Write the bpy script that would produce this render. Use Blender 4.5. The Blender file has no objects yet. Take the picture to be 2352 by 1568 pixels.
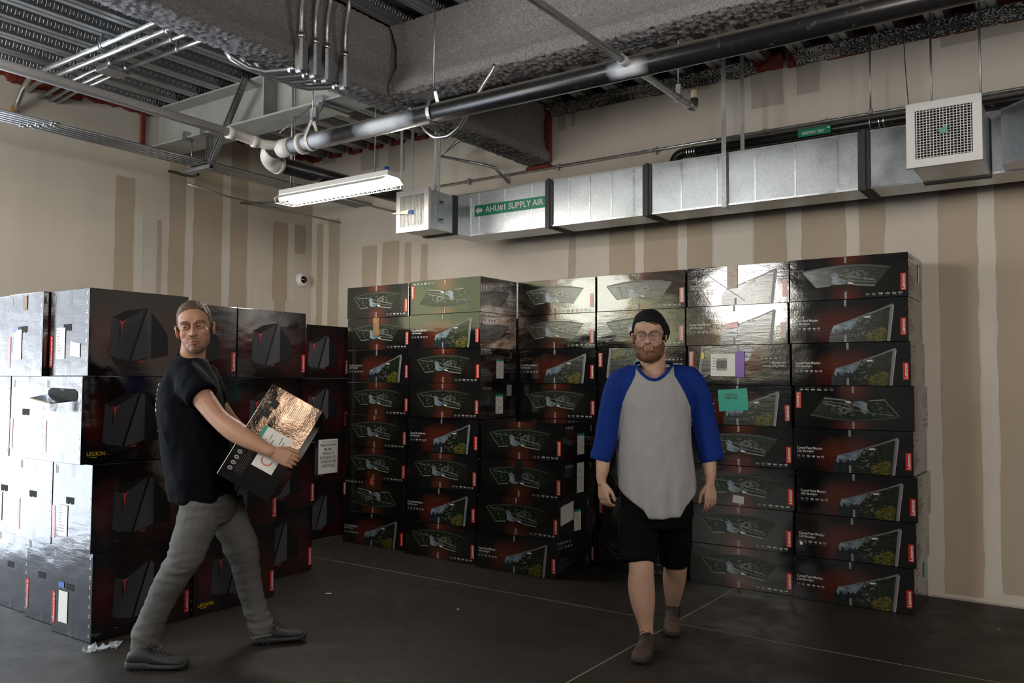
import bpy, bmesh, math, random
from math import sin, cos, pi, radians, sqrt, atan2
from mathutils import Vector, Matrix, noise, Quaternion
import numpy as np

# ------------------------------------------------------------------ camera, world, lights
S = bpy.context.scene
C = S.collection
S.view_settings.view_transform = 'Standard'
S.view_settings.look = 'None'
S.view_settings.gamma = 1.0
S.view_settings.exposure = 0.13
S.cycles.use_denoising = True
S.cycles.max_bounces = 8
S.cycles.glossy_bounces = 4
S.cycles.sample_clamp_indirect = 6.0
S.cycles.caustics_reflective = False
S.cycles.caustics_refractive = False
FPX, YAW, PITCH, ROLL, EYE = 1929.42, radians(34.948), radians(2.675), radians(0.2946), 1.43
O = Vector((0, 0, EYE))
FW = Vector((-sin(YAW)*cos(PITCH), cos(YAW)*cos(PITCH), sin(PITCH)))
_R = Vector((cos(YAW), sin(YAW), 0)); _U = _R.cross(FW)
RT = cos(ROLL)*_R + sin(ROLL)*_U
UP = -sin(ROLL)*_R + cos(ROLL)*_U
cam = bpy.data.cameras.new('camera'); camo = bpy.data.objects.new('camera', cam); C.objects.link(camo)
cam.sensor_width = 36.0; cam.lens = FPX/2352*36.0; cam.clip_start = 0.05; cam.clip_end = 200
M = Matrix((RT, UP, -FW)).transposed().to_4x4(); M.translation = O
camo.matrix_world = M
S.camera = camo

def ray(px, py): return FW + RT*((px-1176)/FPX) - UP*((py-784)/FPX)
def on_x(px, py, v): r = ray(px, py); return O + r*((v-O.x)/r.x)     # where a sight line meets a wall x = v
def on_y(px, py, v): r = ray(px, py); return O + r*((v-O.y)/r.y)
def on_z(px, py, v=0.0): r = ray(px, py); return O + r*((v-O.z)/r.z)

WX, WY, DZ = -7.11, 6.30, 3.87        # left wall, back wall, underside of deck ribs
XR, YR = 6.6, -6.0                     # right wall, rear wall (behind the camera)
OPEN_A = (-1.2, 2.75)                   # roller door opening in the left wall (y range)
OPEN_H = 3.0
OPEN_B = (-7.0, -5.3)                   # high window in the rear wall (x range)
WIN_A = (-5.2, -2.2)                    # high window in the left wall (y range)
WIN_Z = (1.75, 3.1)
WARM_OPEN = (4.5, 5.65, 2.5, 3.3)         # unseen rear opening added for the carried carton's warm reflection (x range, z range)

w = bpy.data.worlds.new('daylight'); S.world = w; w.use_nodes = True
nt = w.node_tree; nt.nodes.clear()
def wn(t, **k):
    n = nt.nodes.new(t)
    for a, b in k.items(): setattr(n, a, b)
    return n
out = wn('ShaderNodeOutputWorld'); bg = wn('ShaderNodeBackground'); nt.links.new(bg.outputs[0], out.inputs[0])
tc = wn('ShaderNodeTexCoord'); sep = wn('ShaderNodeSeparateXYZ'); nt.links.new(tc.outputs['Generated'], sep.inputs[0])
ramp = wn('ShaderNodeValToRGB'); cr = ramp.color_ramp
nz = wn('ShaderNodeTexNoise'); nz.inputs['Scale'].default_value = 9; nt.links.new(tc.outputs['Generated'], nz.inputs['Vector'])
ad = wn('ShaderNodeMath', operation='MULTIPLY_ADD'); nt.links.new(nz.outputs[0], ad.inputs[0]); ad.inputs[1].default_value = 0.16
nt.links.new(sep.outputs[2], ad.inputs[2])
mr = wn('ShaderNodeMapRange'); mr.inputs[1].default_value = -1; mr.inputs[2].default_value = 1
nt.links.new(ad.outputs[0], mr.inputs[0]); nt.links.new(mr.outputs[0], ramp.inputs[0])
def stops(r, L):
    while len(r.elements) > 1: r.elements.remove(r.elements[-1])
    r.elements[0].position = L[0][0]; r.elements[0].color = tuple(L[0][1])+(1,)
    for q_, c_ in L[1:]: e = r.elements.new(q_); e.color = tuple(c_)+(1,)
stops(cr, ((0, (.85, .95, 1.12)), (.50, (1.0, 1.12, 1.32)), (.53, (1.3, 1.4, 1.5)), (.545, (.95, 1.02, 1.12)), (.58, (1.0, 1.08, 1.2)), (.62, (1.5, 1.7, 1.9)), (1.0, (.9, 1.05, 1.3))))
ramp2 = wn('ShaderNodeValToRGB'); stops(ramp2.color_ramp, ((0, (.75, .74, .72)), (.50, (.70, .68, .62)), (.54, (.35, .33, .27)), (.55, (.30, .27, .20)), (.575, (.42, .38, .24)), (.60, (.36, .42, .22)), (.66, (.40, .45, .33)), (.72, (.75, .85, .9)), (1.0, (.62, .78, 1.0))))
nt.links.new(mr.outputs[0], ramp2.inputs[0])
mr2 = wn('ShaderNodeMapRange'); mr2.inputs[1].default_value = -.50; mr2.inputs[2].default_value = -.68; nt.links.new(sep.outputs[1], mr2.inputs[0])
mx = wn('ShaderNodeMix', data_type='RGBA'); nt.links.new(mr2.outputs[0], mx.inputs[0]); nt.links.new(ramp.outputs[0], mx.inputs[6]); nt.links.new(ramp2.outputs[0], mx.inputs[7])
mr4 = wn('ShaderNodeMapRange'); mr4.inputs[1].default_value = .30; mr4.inputs[2].default_value = .42; nt.links.new(sep.outputs[0], mr4.inputs[0])
mw = wn('ShaderNodeMix', data_type='RGBA'); nt.links.new(mr4.outputs[0], mw.inputs[0]); nt.links.new(mx.outputs[2], mw.inputs[6]); mw.inputs[7].default_value = (2.4, 1.5, .95, 1)     # warm glow added on that side to reflect in the carried carton
nz2 = wn('ShaderNodeTexNoise'); nz2.inputs['Scale'].default_value = 3.2; nz2.inputs['Detail'].default_value = 2; nt.links.new(tc.outputs['Generated'], nz2.inputs['Vector'])
mr3 = wn('ShaderNodeMapRange'); mr3.inputs[1].default_value = .40; mr3.inputs[2].default_value = .60; mr3.inputs[3].default_value = .35; mr3.inputs[4].default_value = 1.35; nt.links.new(nz2.outputs[0], mr3.inputs[0])
ml = wn('ShaderNodeMix', data_type='RGBA', blend_type='MULTIPLY'); ml.inputs[0].default_value = 1.0; nt.links.new(mw.outputs[2], ml.inputs[6]); nt.links.new(mr3.outputs[0], ml.inputs[7])
nt.links.new(ml.outputs[2], bg.inputs[0]); bg.inputs[1].default_value = 6.2

def area(name, loc, rot, sx, sy, energy, col=(1, 1, 1), portal=False, spread=pi):
    l = bpy.data.lights.new(name, 'AREA'); l.shape = 'RECTANGLE'; l.size = sx; l.size_y = sy; l.energy = energy; l.color = col
    l.spread = spread
    if portal: l.cycles.is_portal = True
    o = bpy.data.objects.new(name, l); C.objects.link(o); o.location = loc; o.rotation_euler = rot
    return o
area('door_daylight_portal', (WX-.05, (OPEN_A[0]+OPEN_A[1])/2, OPEN_H/2), (0, radians(-90), 0), OPEN_H, OPEN_A[1]-OPEN_A[0], 1, portal=True)
area('window_daylight_portal', (WX-.05, (WIN_A[0]+WIN_A[1])/2, (WIN_Z[0]+WIN_Z[1])/2), (0, radians(-90), 0), WIN_Z[1]-WIN_Z[0], WIN_A[1]-WIN_A[0], 1, portal=True)
area('rear_daylight_portal', ((OPEN_B[0]+OPEN_B[1])/2, YR-.05, (WIN_Z[0]+WIN_Z[1])/2), (radians(90), 0, 0), OPEN_B[1]-OPEN_B[0], WIN_Z[1]-WIN_Z[0], 1, portal=True)
area('warm_opening_portal', ((WARM_OPEN[0]+WARM_OPEN[1])/2, YR-.05, (WARM_OPEN[2]+WARM_OPEN[3])/2), (radians(90), 0, 0), WARM_OPEN[1]-WARM_OPEN[0], WARM_OPEN[3]-WARM_OPEN[2], 1, portal=True)
# unseen point lights added to brighten the walls and ceiling
for x, y, e_, c_ in ((1.2, -.2, 260, (1, .92, .82)), (2.3, 2.2, 190, (1, .92, .82)), (-4.4, -1.2, 290, (1, .96, .90)), (-6.2, .4, 110, (.95, .95, .80))):
    l_ = bpy.data.lights.new('unseen_fill_light', 'POINT'); l_.energy = e_; l_.color = c_; l_.shadow_soft_size = .55
    o_ = bpy.data.objects.new('unseen_fill_light', l_); C.objects.link(o_); o_.location = (x, y, 2.75)

# ------------------------------------------------------------------ materials
MATS = {}
class N:
    """small helper around one material's node tree"""
    def __init__(s, name):
        s.m = bpy.data.materials.new(name); s.m.use_nodes = True; s.t = s.m.node_tree
        s.b = s.t.nodes['Principled BSDF']; MATS[name] = s.m
    def n(s, t, ins=None, **k):
        x = s.t.nodes.new(t)
        for a, b in k.items(): setattr(x, a, b)
        for a, b in (ins or {}).items(): s.put(x.inputs[a], b)
        return x
    def put(s, sock, v):
        if hasattr(v, 'links'): s.t.links.new(v, sock)
        else: sock.default_value = v
    def set(s, **k):
        for a, b in k.items(): s.put(s.b.inputs[a.replace('_', ' ')], b)
    def co(s, kind='Object', scale=(1, 1, 1), loc=(0, 0, 0), rot=(0, 0, 0)):
        tc = s.n('ShaderNodeTexCoord')
        mp = s.n('ShaderNodeMapping', {'Vector': tc.outputs[kind], 'Scale': scale, 'Location': loc, 'Rotation': rot})
        return mp.outputs[0]
    def noise(s, vec, scale, detail=3, rough=.55, dist=0):
        x = s.n('ShaderNodeTexNoise', {'Vector': vec, 'Scale': scale, 'Detail': detail, 'Roughness': rough, 'Distortion': dist}); return x.outputs[0]
    def ramp(s, fac, stops):
        x = s.n('ShaderNodeValToRGB', {'Fac': fac}); r = x.color_ramp
        while len(r.elements) > 1: r.elements.remove(r.elements[-1])
        r.elements[0].position = stops[0][0]; r.elements[0].color = c4(stops[0][1])
        for p, c in stops[1:]:
            e = r.elements.new(p); e.color = c4(c)
        return x.outputs[0]
    def mix(s, f, a, b, mode='MIX'):
        x = s.n('ShaderNodeMix', data_type='RGBA', blend_type=mode)
        s.put(x.inputs[0], f); s.put(x.inputs[6], c4(a) if isinstance(a, (tuple, float)) else a); s.put(x.inputs[7], c4(b) if isinstance(b, (tuple, float)) else b)
        return x.outputs[2]
    def math(s, op, a, b=0.0, c=0.0):
        x = s.n('ShaderNodeMath', operation=op)
        s.put(x.inputs[0], a); s.put(x.inputs[1], b)
        if op in ('MULTIPLY_ADD',): s.put(x.inputs[2], c)
        return x.outputs[0]
    def rng(s, v, a, b, c=0.0, d=1.0):
        return s.n('ShaderNodeMapRange', {0: v, 1: a, 2: b, 3: c, 4: d}).outputs[0]
    def bump(s, h, strength=.5, dist=.01, prev=None):
        x = s.n('ShaderNodeBump', {'Height': h, 'Strength': strength, 'Distance': dist})
        if prev is not None: s.put(x.inputs['Normal'], prev)
        return x.outputs[0]
def c4(c):
    if isinstance(c, (int, float)): return (c, c, c, 1)
    return tuple(c)[:3] + (1,)
def plain(name, col, rough=.5, metal=0.0, ns=None, var=.15, bs=None, bstr=.3, bd=.002, spec=.5, coat=0.0, kind='Object'):
    s = N(name); s.set(Roughness=rough, Metallic=metal); s.set(**{'Specular_IOR_Level': spec, 'Coat_Weight': coat})
    co = s.co(kind)
    if ns:
        f = s.noise(co, ns, 4)
        s.set(Base_Color=s.ramp(f, [(.3, tuple(c*(1-var) for c in col)), (.7, tuple(min(1, c*(1+var)) for c in col))]))
    else: s.set(Base_Color=c4(col))
    if bs: s.set(Normal=s.bump(s.noise(co, bs, 4), bstr, bd))
    return s.m

# glossy printed cardboard: shared surface for all boxes
def card(name, glows, base=(.006, .006, .007), crinkle=.4, rough=.045, coat=.5):
    s = N(name)
    uv = s.n('ShaderNodeTexCoord').outputs['UV']
    col = c4(base)
    for (u, v, ru, rv, c, k) in glows:
        mp = s.n('ShaderNodeMapping', {'Vector': uv, 'Location': (-u/ru, -v/rv, 0), 'Scale': (1/ru, 1/rv, 1)})
        g = s.n('ShaderNodeTexGradient', {'Vector': mp.outputs[0]}, gradient_type='SPHERICAL').outputs['Fac']
        nn = s.noise(uv, 14, 3)
        g = s.math('MULTIPLY', g, s.rng(nn, .3, .7, .6*k, 1.2*k))
        col = s.mix(g, col, c)
    wear = s.noise(s.co('Object', (1, 1, 1)), 60, 4, .7)
    col = s.mix(s.rng(wear, .66, .74, 0, .25), col, (.12, .12, .12))
    s.set(Base_Color=col)
    oi = s.n('ShaderNodeObjectInfo').outputs['Random']
    tc = s.n('ShaderNodeTexCoord').outputs['Object']
    off = s.n('ShaderNodeCombineXYZ', {0: s.math('MULTIPLY', oi, 37.0), 1: s.math('MULTIPLY', oi, 11.0), 2: s.math('MULTIPLY', oi, 23.0)}).outputs[0]
    v = s.n('ShaderNodeVectorMath', {0: tc, 1: off}, operation='ADD').outputs[0]
    v1 = s.n('ShaderNodeVectorMath', {0: v, 1: (1.3, 1.3, 2.6)}, operation='MULTIPLY').outputs[0]
    v2 = s.n('ShaderNodeVectorMath', {0: v, 1: (5, 5, 34)}, operation='MULTIPLY').outputs[0]
    k_ = s.rng(oi, 0, 1, .25, 1.2)
    n1 = s.bump(s.noise(v1, 2.0, 2), .35, .022*crinkle)
    n2 = s.bump(s.noise(v2, 1.6, 4, .6), .22, s.math('MULTIPLY', k_, .004*crinkle), n1)
    n3 = s.bump(s.noise(v, 70, 4, .65), .32, .0016*crinkle, n2)
    s.set(Normal=n3, Roughness=s.rng(s.noise(v, 5, 3), .3, .7, rough, rough+.04))
    s.set(Specular_IOR_Level=.85)
    s.set(Coat_Weight=coat, Coat_Roughness=.03, Coat_Normal=n3)
    return s.m
RED = (.15, .024, .011)
card('card_front_view', [(.5, .93, .20, .32, RED, .9), (.49, .1, .16, .38, RED, 1.0), (.5, .5, .55, .6, (.02, .022, .012), .8)])
card('card_corner_view', [(.33, .33, .17, .5, RED, .55), (.5, .55, .3, .35, (.16, .03, .012), .5)])
card('card_tower', [(.14, .5, .16, .38, (.12, .008, .008), .7), (.78, .35, .3, .5, (.10, .01, .008), .55), (.5, .5, .6, .7, (.02, .006, .008), .8)], base=(.004, .004, .005), crinkle=.35)
card('card_black', [], crinkle=.5)
card('card_end', [], base=(.012, .012, .016), crinkle=.9, rough=.15, coat=.25)

def printed(name, f):
    """ink printed on the glossy card"""
    s = N(name); uv = s.n('ShaderNodeTexCoord').outputs['UV']
    f(s, uv); s.set(Roughness=.2, Specular_IOR_Level=.8)
    s.set(Normal=s.bump(s.noise(s.co('Object', (5, 5, 30)), 1.6, 3), .25, .003)); return s.m
printed('print_foliage', lambda s, uv: s.set(Base_Color=s.mix(s.rng(s.noise(uv, 60, 5, .7), .55, .62), s.ramp(s.noise(uv, 24, 6, .75, .6), [(.40, (.003, .005, .003)), (.52, (.009, .014, .007)), (.62, (.035, .048, .024)), (.72, (.18, .19, .15))]), (.012, .02, .01))))
printed('print_bush', lambda s, uv: s.set(Base_Color=s.ramp(s.noise(uv, 30, 6, .7, .8), [(.38, (.015, .02, .004)), (.5, (.05, .05, .008)), (.62, (.17, .145, .025)), (.75, (.12, .14, .04))])))
printed('print_sky', lambda s, uv: s.set(Base_Color=s.ramp(s.noise(uv, 9, 3), [(.35, (.05, .08, .11)), (.5, (.13, .18, .23)), (.65, (.24, .29, .33))])))
printed('print_treeline', lambda s, uv: s.set(Base_Color=s.ramp(s.noise(uv, 40, 4), [(.4, (.005, .007, .009)), (.7, (.03, .04, .045))])))
printed('print_rider', lambda s, uv: s.set(Base_Color=s.ramp(s.noise(uv, 55, 5, .7), [(.4, (.02, .02, .022)), (.6, (.16, .16, .15)), (.75, (.42, .40, .38))])))
plain('print_bezel', (.14, .145, .16), .3); plain('print_bezel_dark', (.03, .035, .035), .3)
plain('print_white', (.62, .62, .62), .35); plain('print_grey', (.28, .28, .30), .35); plain('print_dim', (.07, .07, .075), .35); plain('print_line', (.17, .18, .175), .35)
plain('print_red', (.42, .018, .014), .22, spec=.8); plain('print_orange_red', (.42, .036, .018), .22, spec=.8); plain('print_gold', (.50, .32, .03), .35)
plain('print_tower', (.042, .043, .054), .35, ns=30, var=.12); plain('print_tower_light', (.062, .063, .076), .35); plain('print_tower_dark', (.008, .008, .009), .35)
plain('print_black', (.002, .002, .002), .3); plain('print_led', (.75, .06, .05), .35)
plain('label_white', (.72, .72, .70), .5, ns=25, var=.05); plain('label_ink', (.06, .06, .07), .5); plain('label_green', (.0, .30, .22), .4)
plain('label_purple', (.18, .07, .42), .35); plain('label_yellow', (.6, .5, .03), .4); plain('label_blue', (.05, .13, .45), .4)
plain('marker_red', (.7, .07, .04), .5)
plain('tape_brown', (.22, .13, .06), .25, ns=20, var=.3, bs=25, bstr=.5, bd=.003); plain('tape_black', (.01, .01, .012), .3, bs=30, bstr=.5)
plain('tape_silver', (.38, .38, .38), .4, bs=30, bstr=.5); plain('tape_orange', (.75, .08, .03), .4)
plain('staple_white', (.55, .56, .60), .3, .6)
plain('torn_card', (.30, .21, .12), .8, bs=60)
s = N('clear_tape'); s.set(Base_Color=c4(.15), Roughness=.12, Alpha=.14, Specular_IOR_Level=1.0); s.set(Normal=s.bump(s.noise(s.co('Object', (8, 8, 30)), 2, 3), .6, .006))
s = N('clear_film'); s.set(Base_Color=c4((.8, .85, .9)), Roughness=.15, Alpha=.35, Specular_IOR_Level=1.0); s.set(Normal=s.bump(s.noise(s.co('Object'), 30, 3), .8, .01))
plain('hole_black', (.003, .003, .003), .9)

# building materials
def wallmat(name, col, var=.05):
    s = N(name); co = s.co('Object')
    a = s.noise(co, 1.1, 4); b = s.noise(s.co('Object', (2, 2, .35)), 2.2, 3)
    c = s.mix(s.rng(a, .35, .65), tuple(x*(1-var) for x in col), tuple(x*(1+var) for x in col))
    c = s.mix(s.rng(b, .45, .62, 0, .25), c, tuple(x*.86 for x in col))
    s.set(Base_Color=c, Roughness=.75, Specular_IOR_Level=.25, Normal=s.bump(s.noise(co, 220, 3), .12, .001)); return s.m
wallmat('drywall_primed', (.57, .525, .47)); wallmat('unseen_wall_darkened', (.10, .095, .09))  # unseen walls coloured dark so the glossy cartons reflect darkness
wallmat('drywall_bare', (.42, .355, .28), .05)
wallmat('drywall_mud', (.60, .57, .52)); wallmat('drywall_grey', (.40, .36, .32))
s = N('concrete_floor'); co = s.co('Object')
a = s.noise(co, .7, 5, .6); b = s.noise(co, 4.5, 6, .65, .6); d = s.noise(co, 60, 3)
c = s.ramp(a, [(.3, (.012, .010, .0085)), (.55, (.022, .018, .0145)), (.75, (.036, .030, .025))])
c = s.mix(s.rng(b, .35, .7, 0, .5), c, (.016, .013, .011)); c = s.mix(s.rng(d, .62, .75, 0, .25), c, (.14, .12, .10))
s.set(Base_Color=c, Roughness=s.rng(b, .3, .75, .40, .62), Specular_IOR_Level=.25, Normal=s.bump(b, .12, .01, s.bump(d, .08, .001)))
plain('joint_line', (.20, .17, .135), .7)
plain('paint_white_spatter', (.5, .48, .45), .8)
def galv(name, col=(.62, .66, .70), rough=.33, sc=14, metal=1.0):
    s = N(name); co = s.co('Object')
    a = s.n('ShaderNodeTexVoronoi', {'Vector': co, 'Scale': sc*6}).outputs['Color']
    bw = s.n('ShaderNodeRGBToBW', {0: a}).outputs[0]
    b = s.noise(co, sc*.25, 4)
    k = s.math('ADD', s.math('MULTIPLY', bw, .16), s.math('MULTIPLY', b, .35))
    c = s.mix(s.rng(k, .15, .4), tuple(x*.8 for x in col), tuple(min(1, x*1.12) for x in col))
    s.set(Base_Color=c, Metallic=metal, Roughness=s.rng(b, .3, .7, rough-.06, rough+.12), Normal=s.bump(b, .1, .02)); return s.m
galv('galvanised_duct', (.50, .535, .57), .36); galv('galvanised_pipe', (.60, .62, .64), .28, 8); galv('galvanised_strut', (.42, .43, .44), .42, 10)
galv('galvanised_seam', (.80, .84, .88), .25)
s = N('deck_steel'); co = s.co('Object')
b = s.noise(s.co('Object', (3, .4, 3)), 3, 4)
s.set(Base_Color=s.mix(s.rng(b, .3, .7), (.30, .32, .34), (.50, .53, .56)), Metallic=.9, Roughness=s.rng(b, .3, .7, .30, .5))
s = N('deck_web'); tcn = s.n('ShaderNodeTexCoord'); sx = s.n('ShaderNodeSeparateXYZ', {0: tcn.outputs['Object']})
fy = s.math('ABSOLUTE', s.math('SUBTRACT', s.math('FRACT', s.math('MULTIPLY', sx.outputs[1], 19.0)), .5))
fz = s.math('ABSOLUTE', s.math('SUBTRACT', sx.outputs[2], DZ+.0375))
m1 = s.math('MULTIPLY', s.rng(fy, .30, .36, 1, 0), s.rng(fz, .018, .022, 1, 0))
m2 = s.math('MULTIPLY', s.rng(fy, .16, .20, 1, 0), s.rng(fz, .011, .014, 1, 0))
dm = s.math('SUBTRACT', m1, m2)
s.set(Base_Color=s.mix(m2, (.20, .21, .225), (.34, .36, .38)), Metallic=.85, Roughness=.42, Normal=s.bump(s.math('ADD', dm, s.math('MULTIPLY', m2, .3)), .55, .010))
s = N('sprayed_fireproofing'); co = s.co('Object')
a = s.noise(co, 80, 5, .8); b = s.noise(co, 5, 4); g = s.noise(co, 18, 4, .7)
c = s.mix(s.rng(a, .3, .7), (.19, .185, .19), (.72, .70, .71)); c = s.mix(s.rng(b, .3, .7, 0, .3), c, (.36, .35, .35))
s.set(Base_Color=c, Roughness=.95, Specular_IOR_Level=.1, Normal=s.bump(a, 1.0, .02, s.bump(g, .8, .03)))
s = N('speckled_steel'); co = s.co('Object', (1, 1, 1))
a = s.noise(co, 75, 3, .6); b = s.noise(co, 3, 2)
s.set(Base_Color=s.mix(s.rng(s.math('ADD', a, s.math('MULTIPLY', b, .35)), .68, .72), (.012, .012, .013), (.40, .39, .38)), Roughness=.85)
plain('red_sealant', (.17, .022, .014), .7, ns=20, var=.3, bs=30, bstr=.9, bd=.012)
plain('ochre_sealant', (.42, .24, .06), .7, bs=50, bstr=.8, bd=.01)
plain('grey_primer', (.36, .38, .37), .5, ns=4, var=.12, bs=30, bstr=.1)
s = N('black_iron_pipe'); co = s.co('Object')
a = s.noise(co, 3.2, 4); b = s.noise(co, 25, 4, .7)
c = s.mix(s.rng(b, .60, .72, 0, .4), (.010, .010, .011), (.16, .15, .14))
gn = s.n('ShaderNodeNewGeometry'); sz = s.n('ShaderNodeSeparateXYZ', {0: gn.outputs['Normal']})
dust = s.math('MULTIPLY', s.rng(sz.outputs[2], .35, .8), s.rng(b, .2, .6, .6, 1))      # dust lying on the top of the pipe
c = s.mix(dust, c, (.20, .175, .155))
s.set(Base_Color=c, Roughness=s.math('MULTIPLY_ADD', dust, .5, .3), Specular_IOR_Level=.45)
src = MATS['black_iron_pipe']; s = N('pipe_oversprayed'); co = s.co('Object'); b = s.noise(co, 25, 4, .7)
c = s.mix(s.rng(b, .60, .72, 0, .4), (.010, .010, .011), (.16, .15, .14))
gn = s.n('ShaderNodeNewGeometry'); sz = s.n('ShaderNodeSeparateXYZ', {0: gn.outputs['Normal']}); ox = s.n('ShaderNodeSeparateXYZ', {0: co}).outputs[0]
dust = s.math('MULTIPLY', s.rng(sz.outputs[2], .35, .8), s.rng(b, .2, .6, .6, 1)); c = s.mix(dust, c, (.20, .175, .155))
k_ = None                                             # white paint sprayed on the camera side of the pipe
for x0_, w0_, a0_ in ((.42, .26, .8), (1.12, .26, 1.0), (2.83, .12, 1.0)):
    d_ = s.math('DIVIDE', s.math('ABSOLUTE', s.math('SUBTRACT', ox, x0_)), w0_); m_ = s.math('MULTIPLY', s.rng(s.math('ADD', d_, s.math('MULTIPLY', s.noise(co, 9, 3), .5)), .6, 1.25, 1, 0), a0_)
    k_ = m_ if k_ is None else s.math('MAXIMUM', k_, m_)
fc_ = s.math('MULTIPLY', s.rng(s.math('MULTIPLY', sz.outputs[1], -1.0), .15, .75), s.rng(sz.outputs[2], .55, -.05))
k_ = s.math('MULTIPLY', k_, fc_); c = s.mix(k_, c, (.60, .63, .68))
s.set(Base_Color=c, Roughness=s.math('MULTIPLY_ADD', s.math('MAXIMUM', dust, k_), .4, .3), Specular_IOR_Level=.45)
s = N('overspray'); co = s.co('Object'); s.set(Base_Color=s.mix(s.noise(co, 20, 3), (.42, .44, .48), (.62, .65, .70)), Roughness=.5)
plain('pvc_white', (.62, .60, .57), .45, ns=9, var=.08); plain('pvc_grey', (.40, .40, .41), .4, ns=6, var=.1)
plain('mastic_grey', (.055, .055, .06), .75, bs=30, bstr=.4); plain('white_enamel', (.62, .62, .62), .4); plain('white_plastic', (.75, .75, .76), .35)
plain('sign_green', (.0, .22, .12), .35); plain('sign_white', (.8, .8, .8), .4); plain('dark_void', (.01, .01, .01), .9); plain('rubber_black', (.015, .015, .015), .6)
plain('blue_plastic', (.04, .12, .45), .4); plain('cream_plastic', (.6, .5, .4), .5); plain('gloss_black', (.004, .004, .004), .05, spec=1.0); plain('teal_paint', (.12, .28, .25), .5)
s = N('lamp_tube'); s.set(Base_Color=c4(1), Emission_Color=c4((1.0, .93, .82)), Emission_Strength=110.0)
TUBE = s

# ------------------------------------------------------------------ mesh builder
_txt = {}
def text_mesh(t, bold=0.012, shear=0.0, spacing=1.0):
    k = (t, bold, shear, spacing)
    if k not in _txt:
        cu = bpy.data.curves.new('txt', 'FONT'); cu.body = t; cu.size = 1; cu.offset = bold; cu.shear = shear; cu.resolution_u = 3; cu.space_character = spacing
        ob = bpy.data.objects.new('txt', cu)
        me = bpy.data.meshes.new_from_object(ob)
        vs = np.array([v.co[:] for v in me.vertices]); fs = [tuple(p.vertices) for p in me.polygons]
        lo = vs.min(0); hi = vs.max(0)
        _txt[k] = ((vs-lo)/(hi-lo+1e-9)*[1, 1, 0], fs)
        bpy.data.objects.remove(ob); bpy.data.curves.remove(cu); bpy.data.meshes.remove(me)
    return _txt[k]

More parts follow.
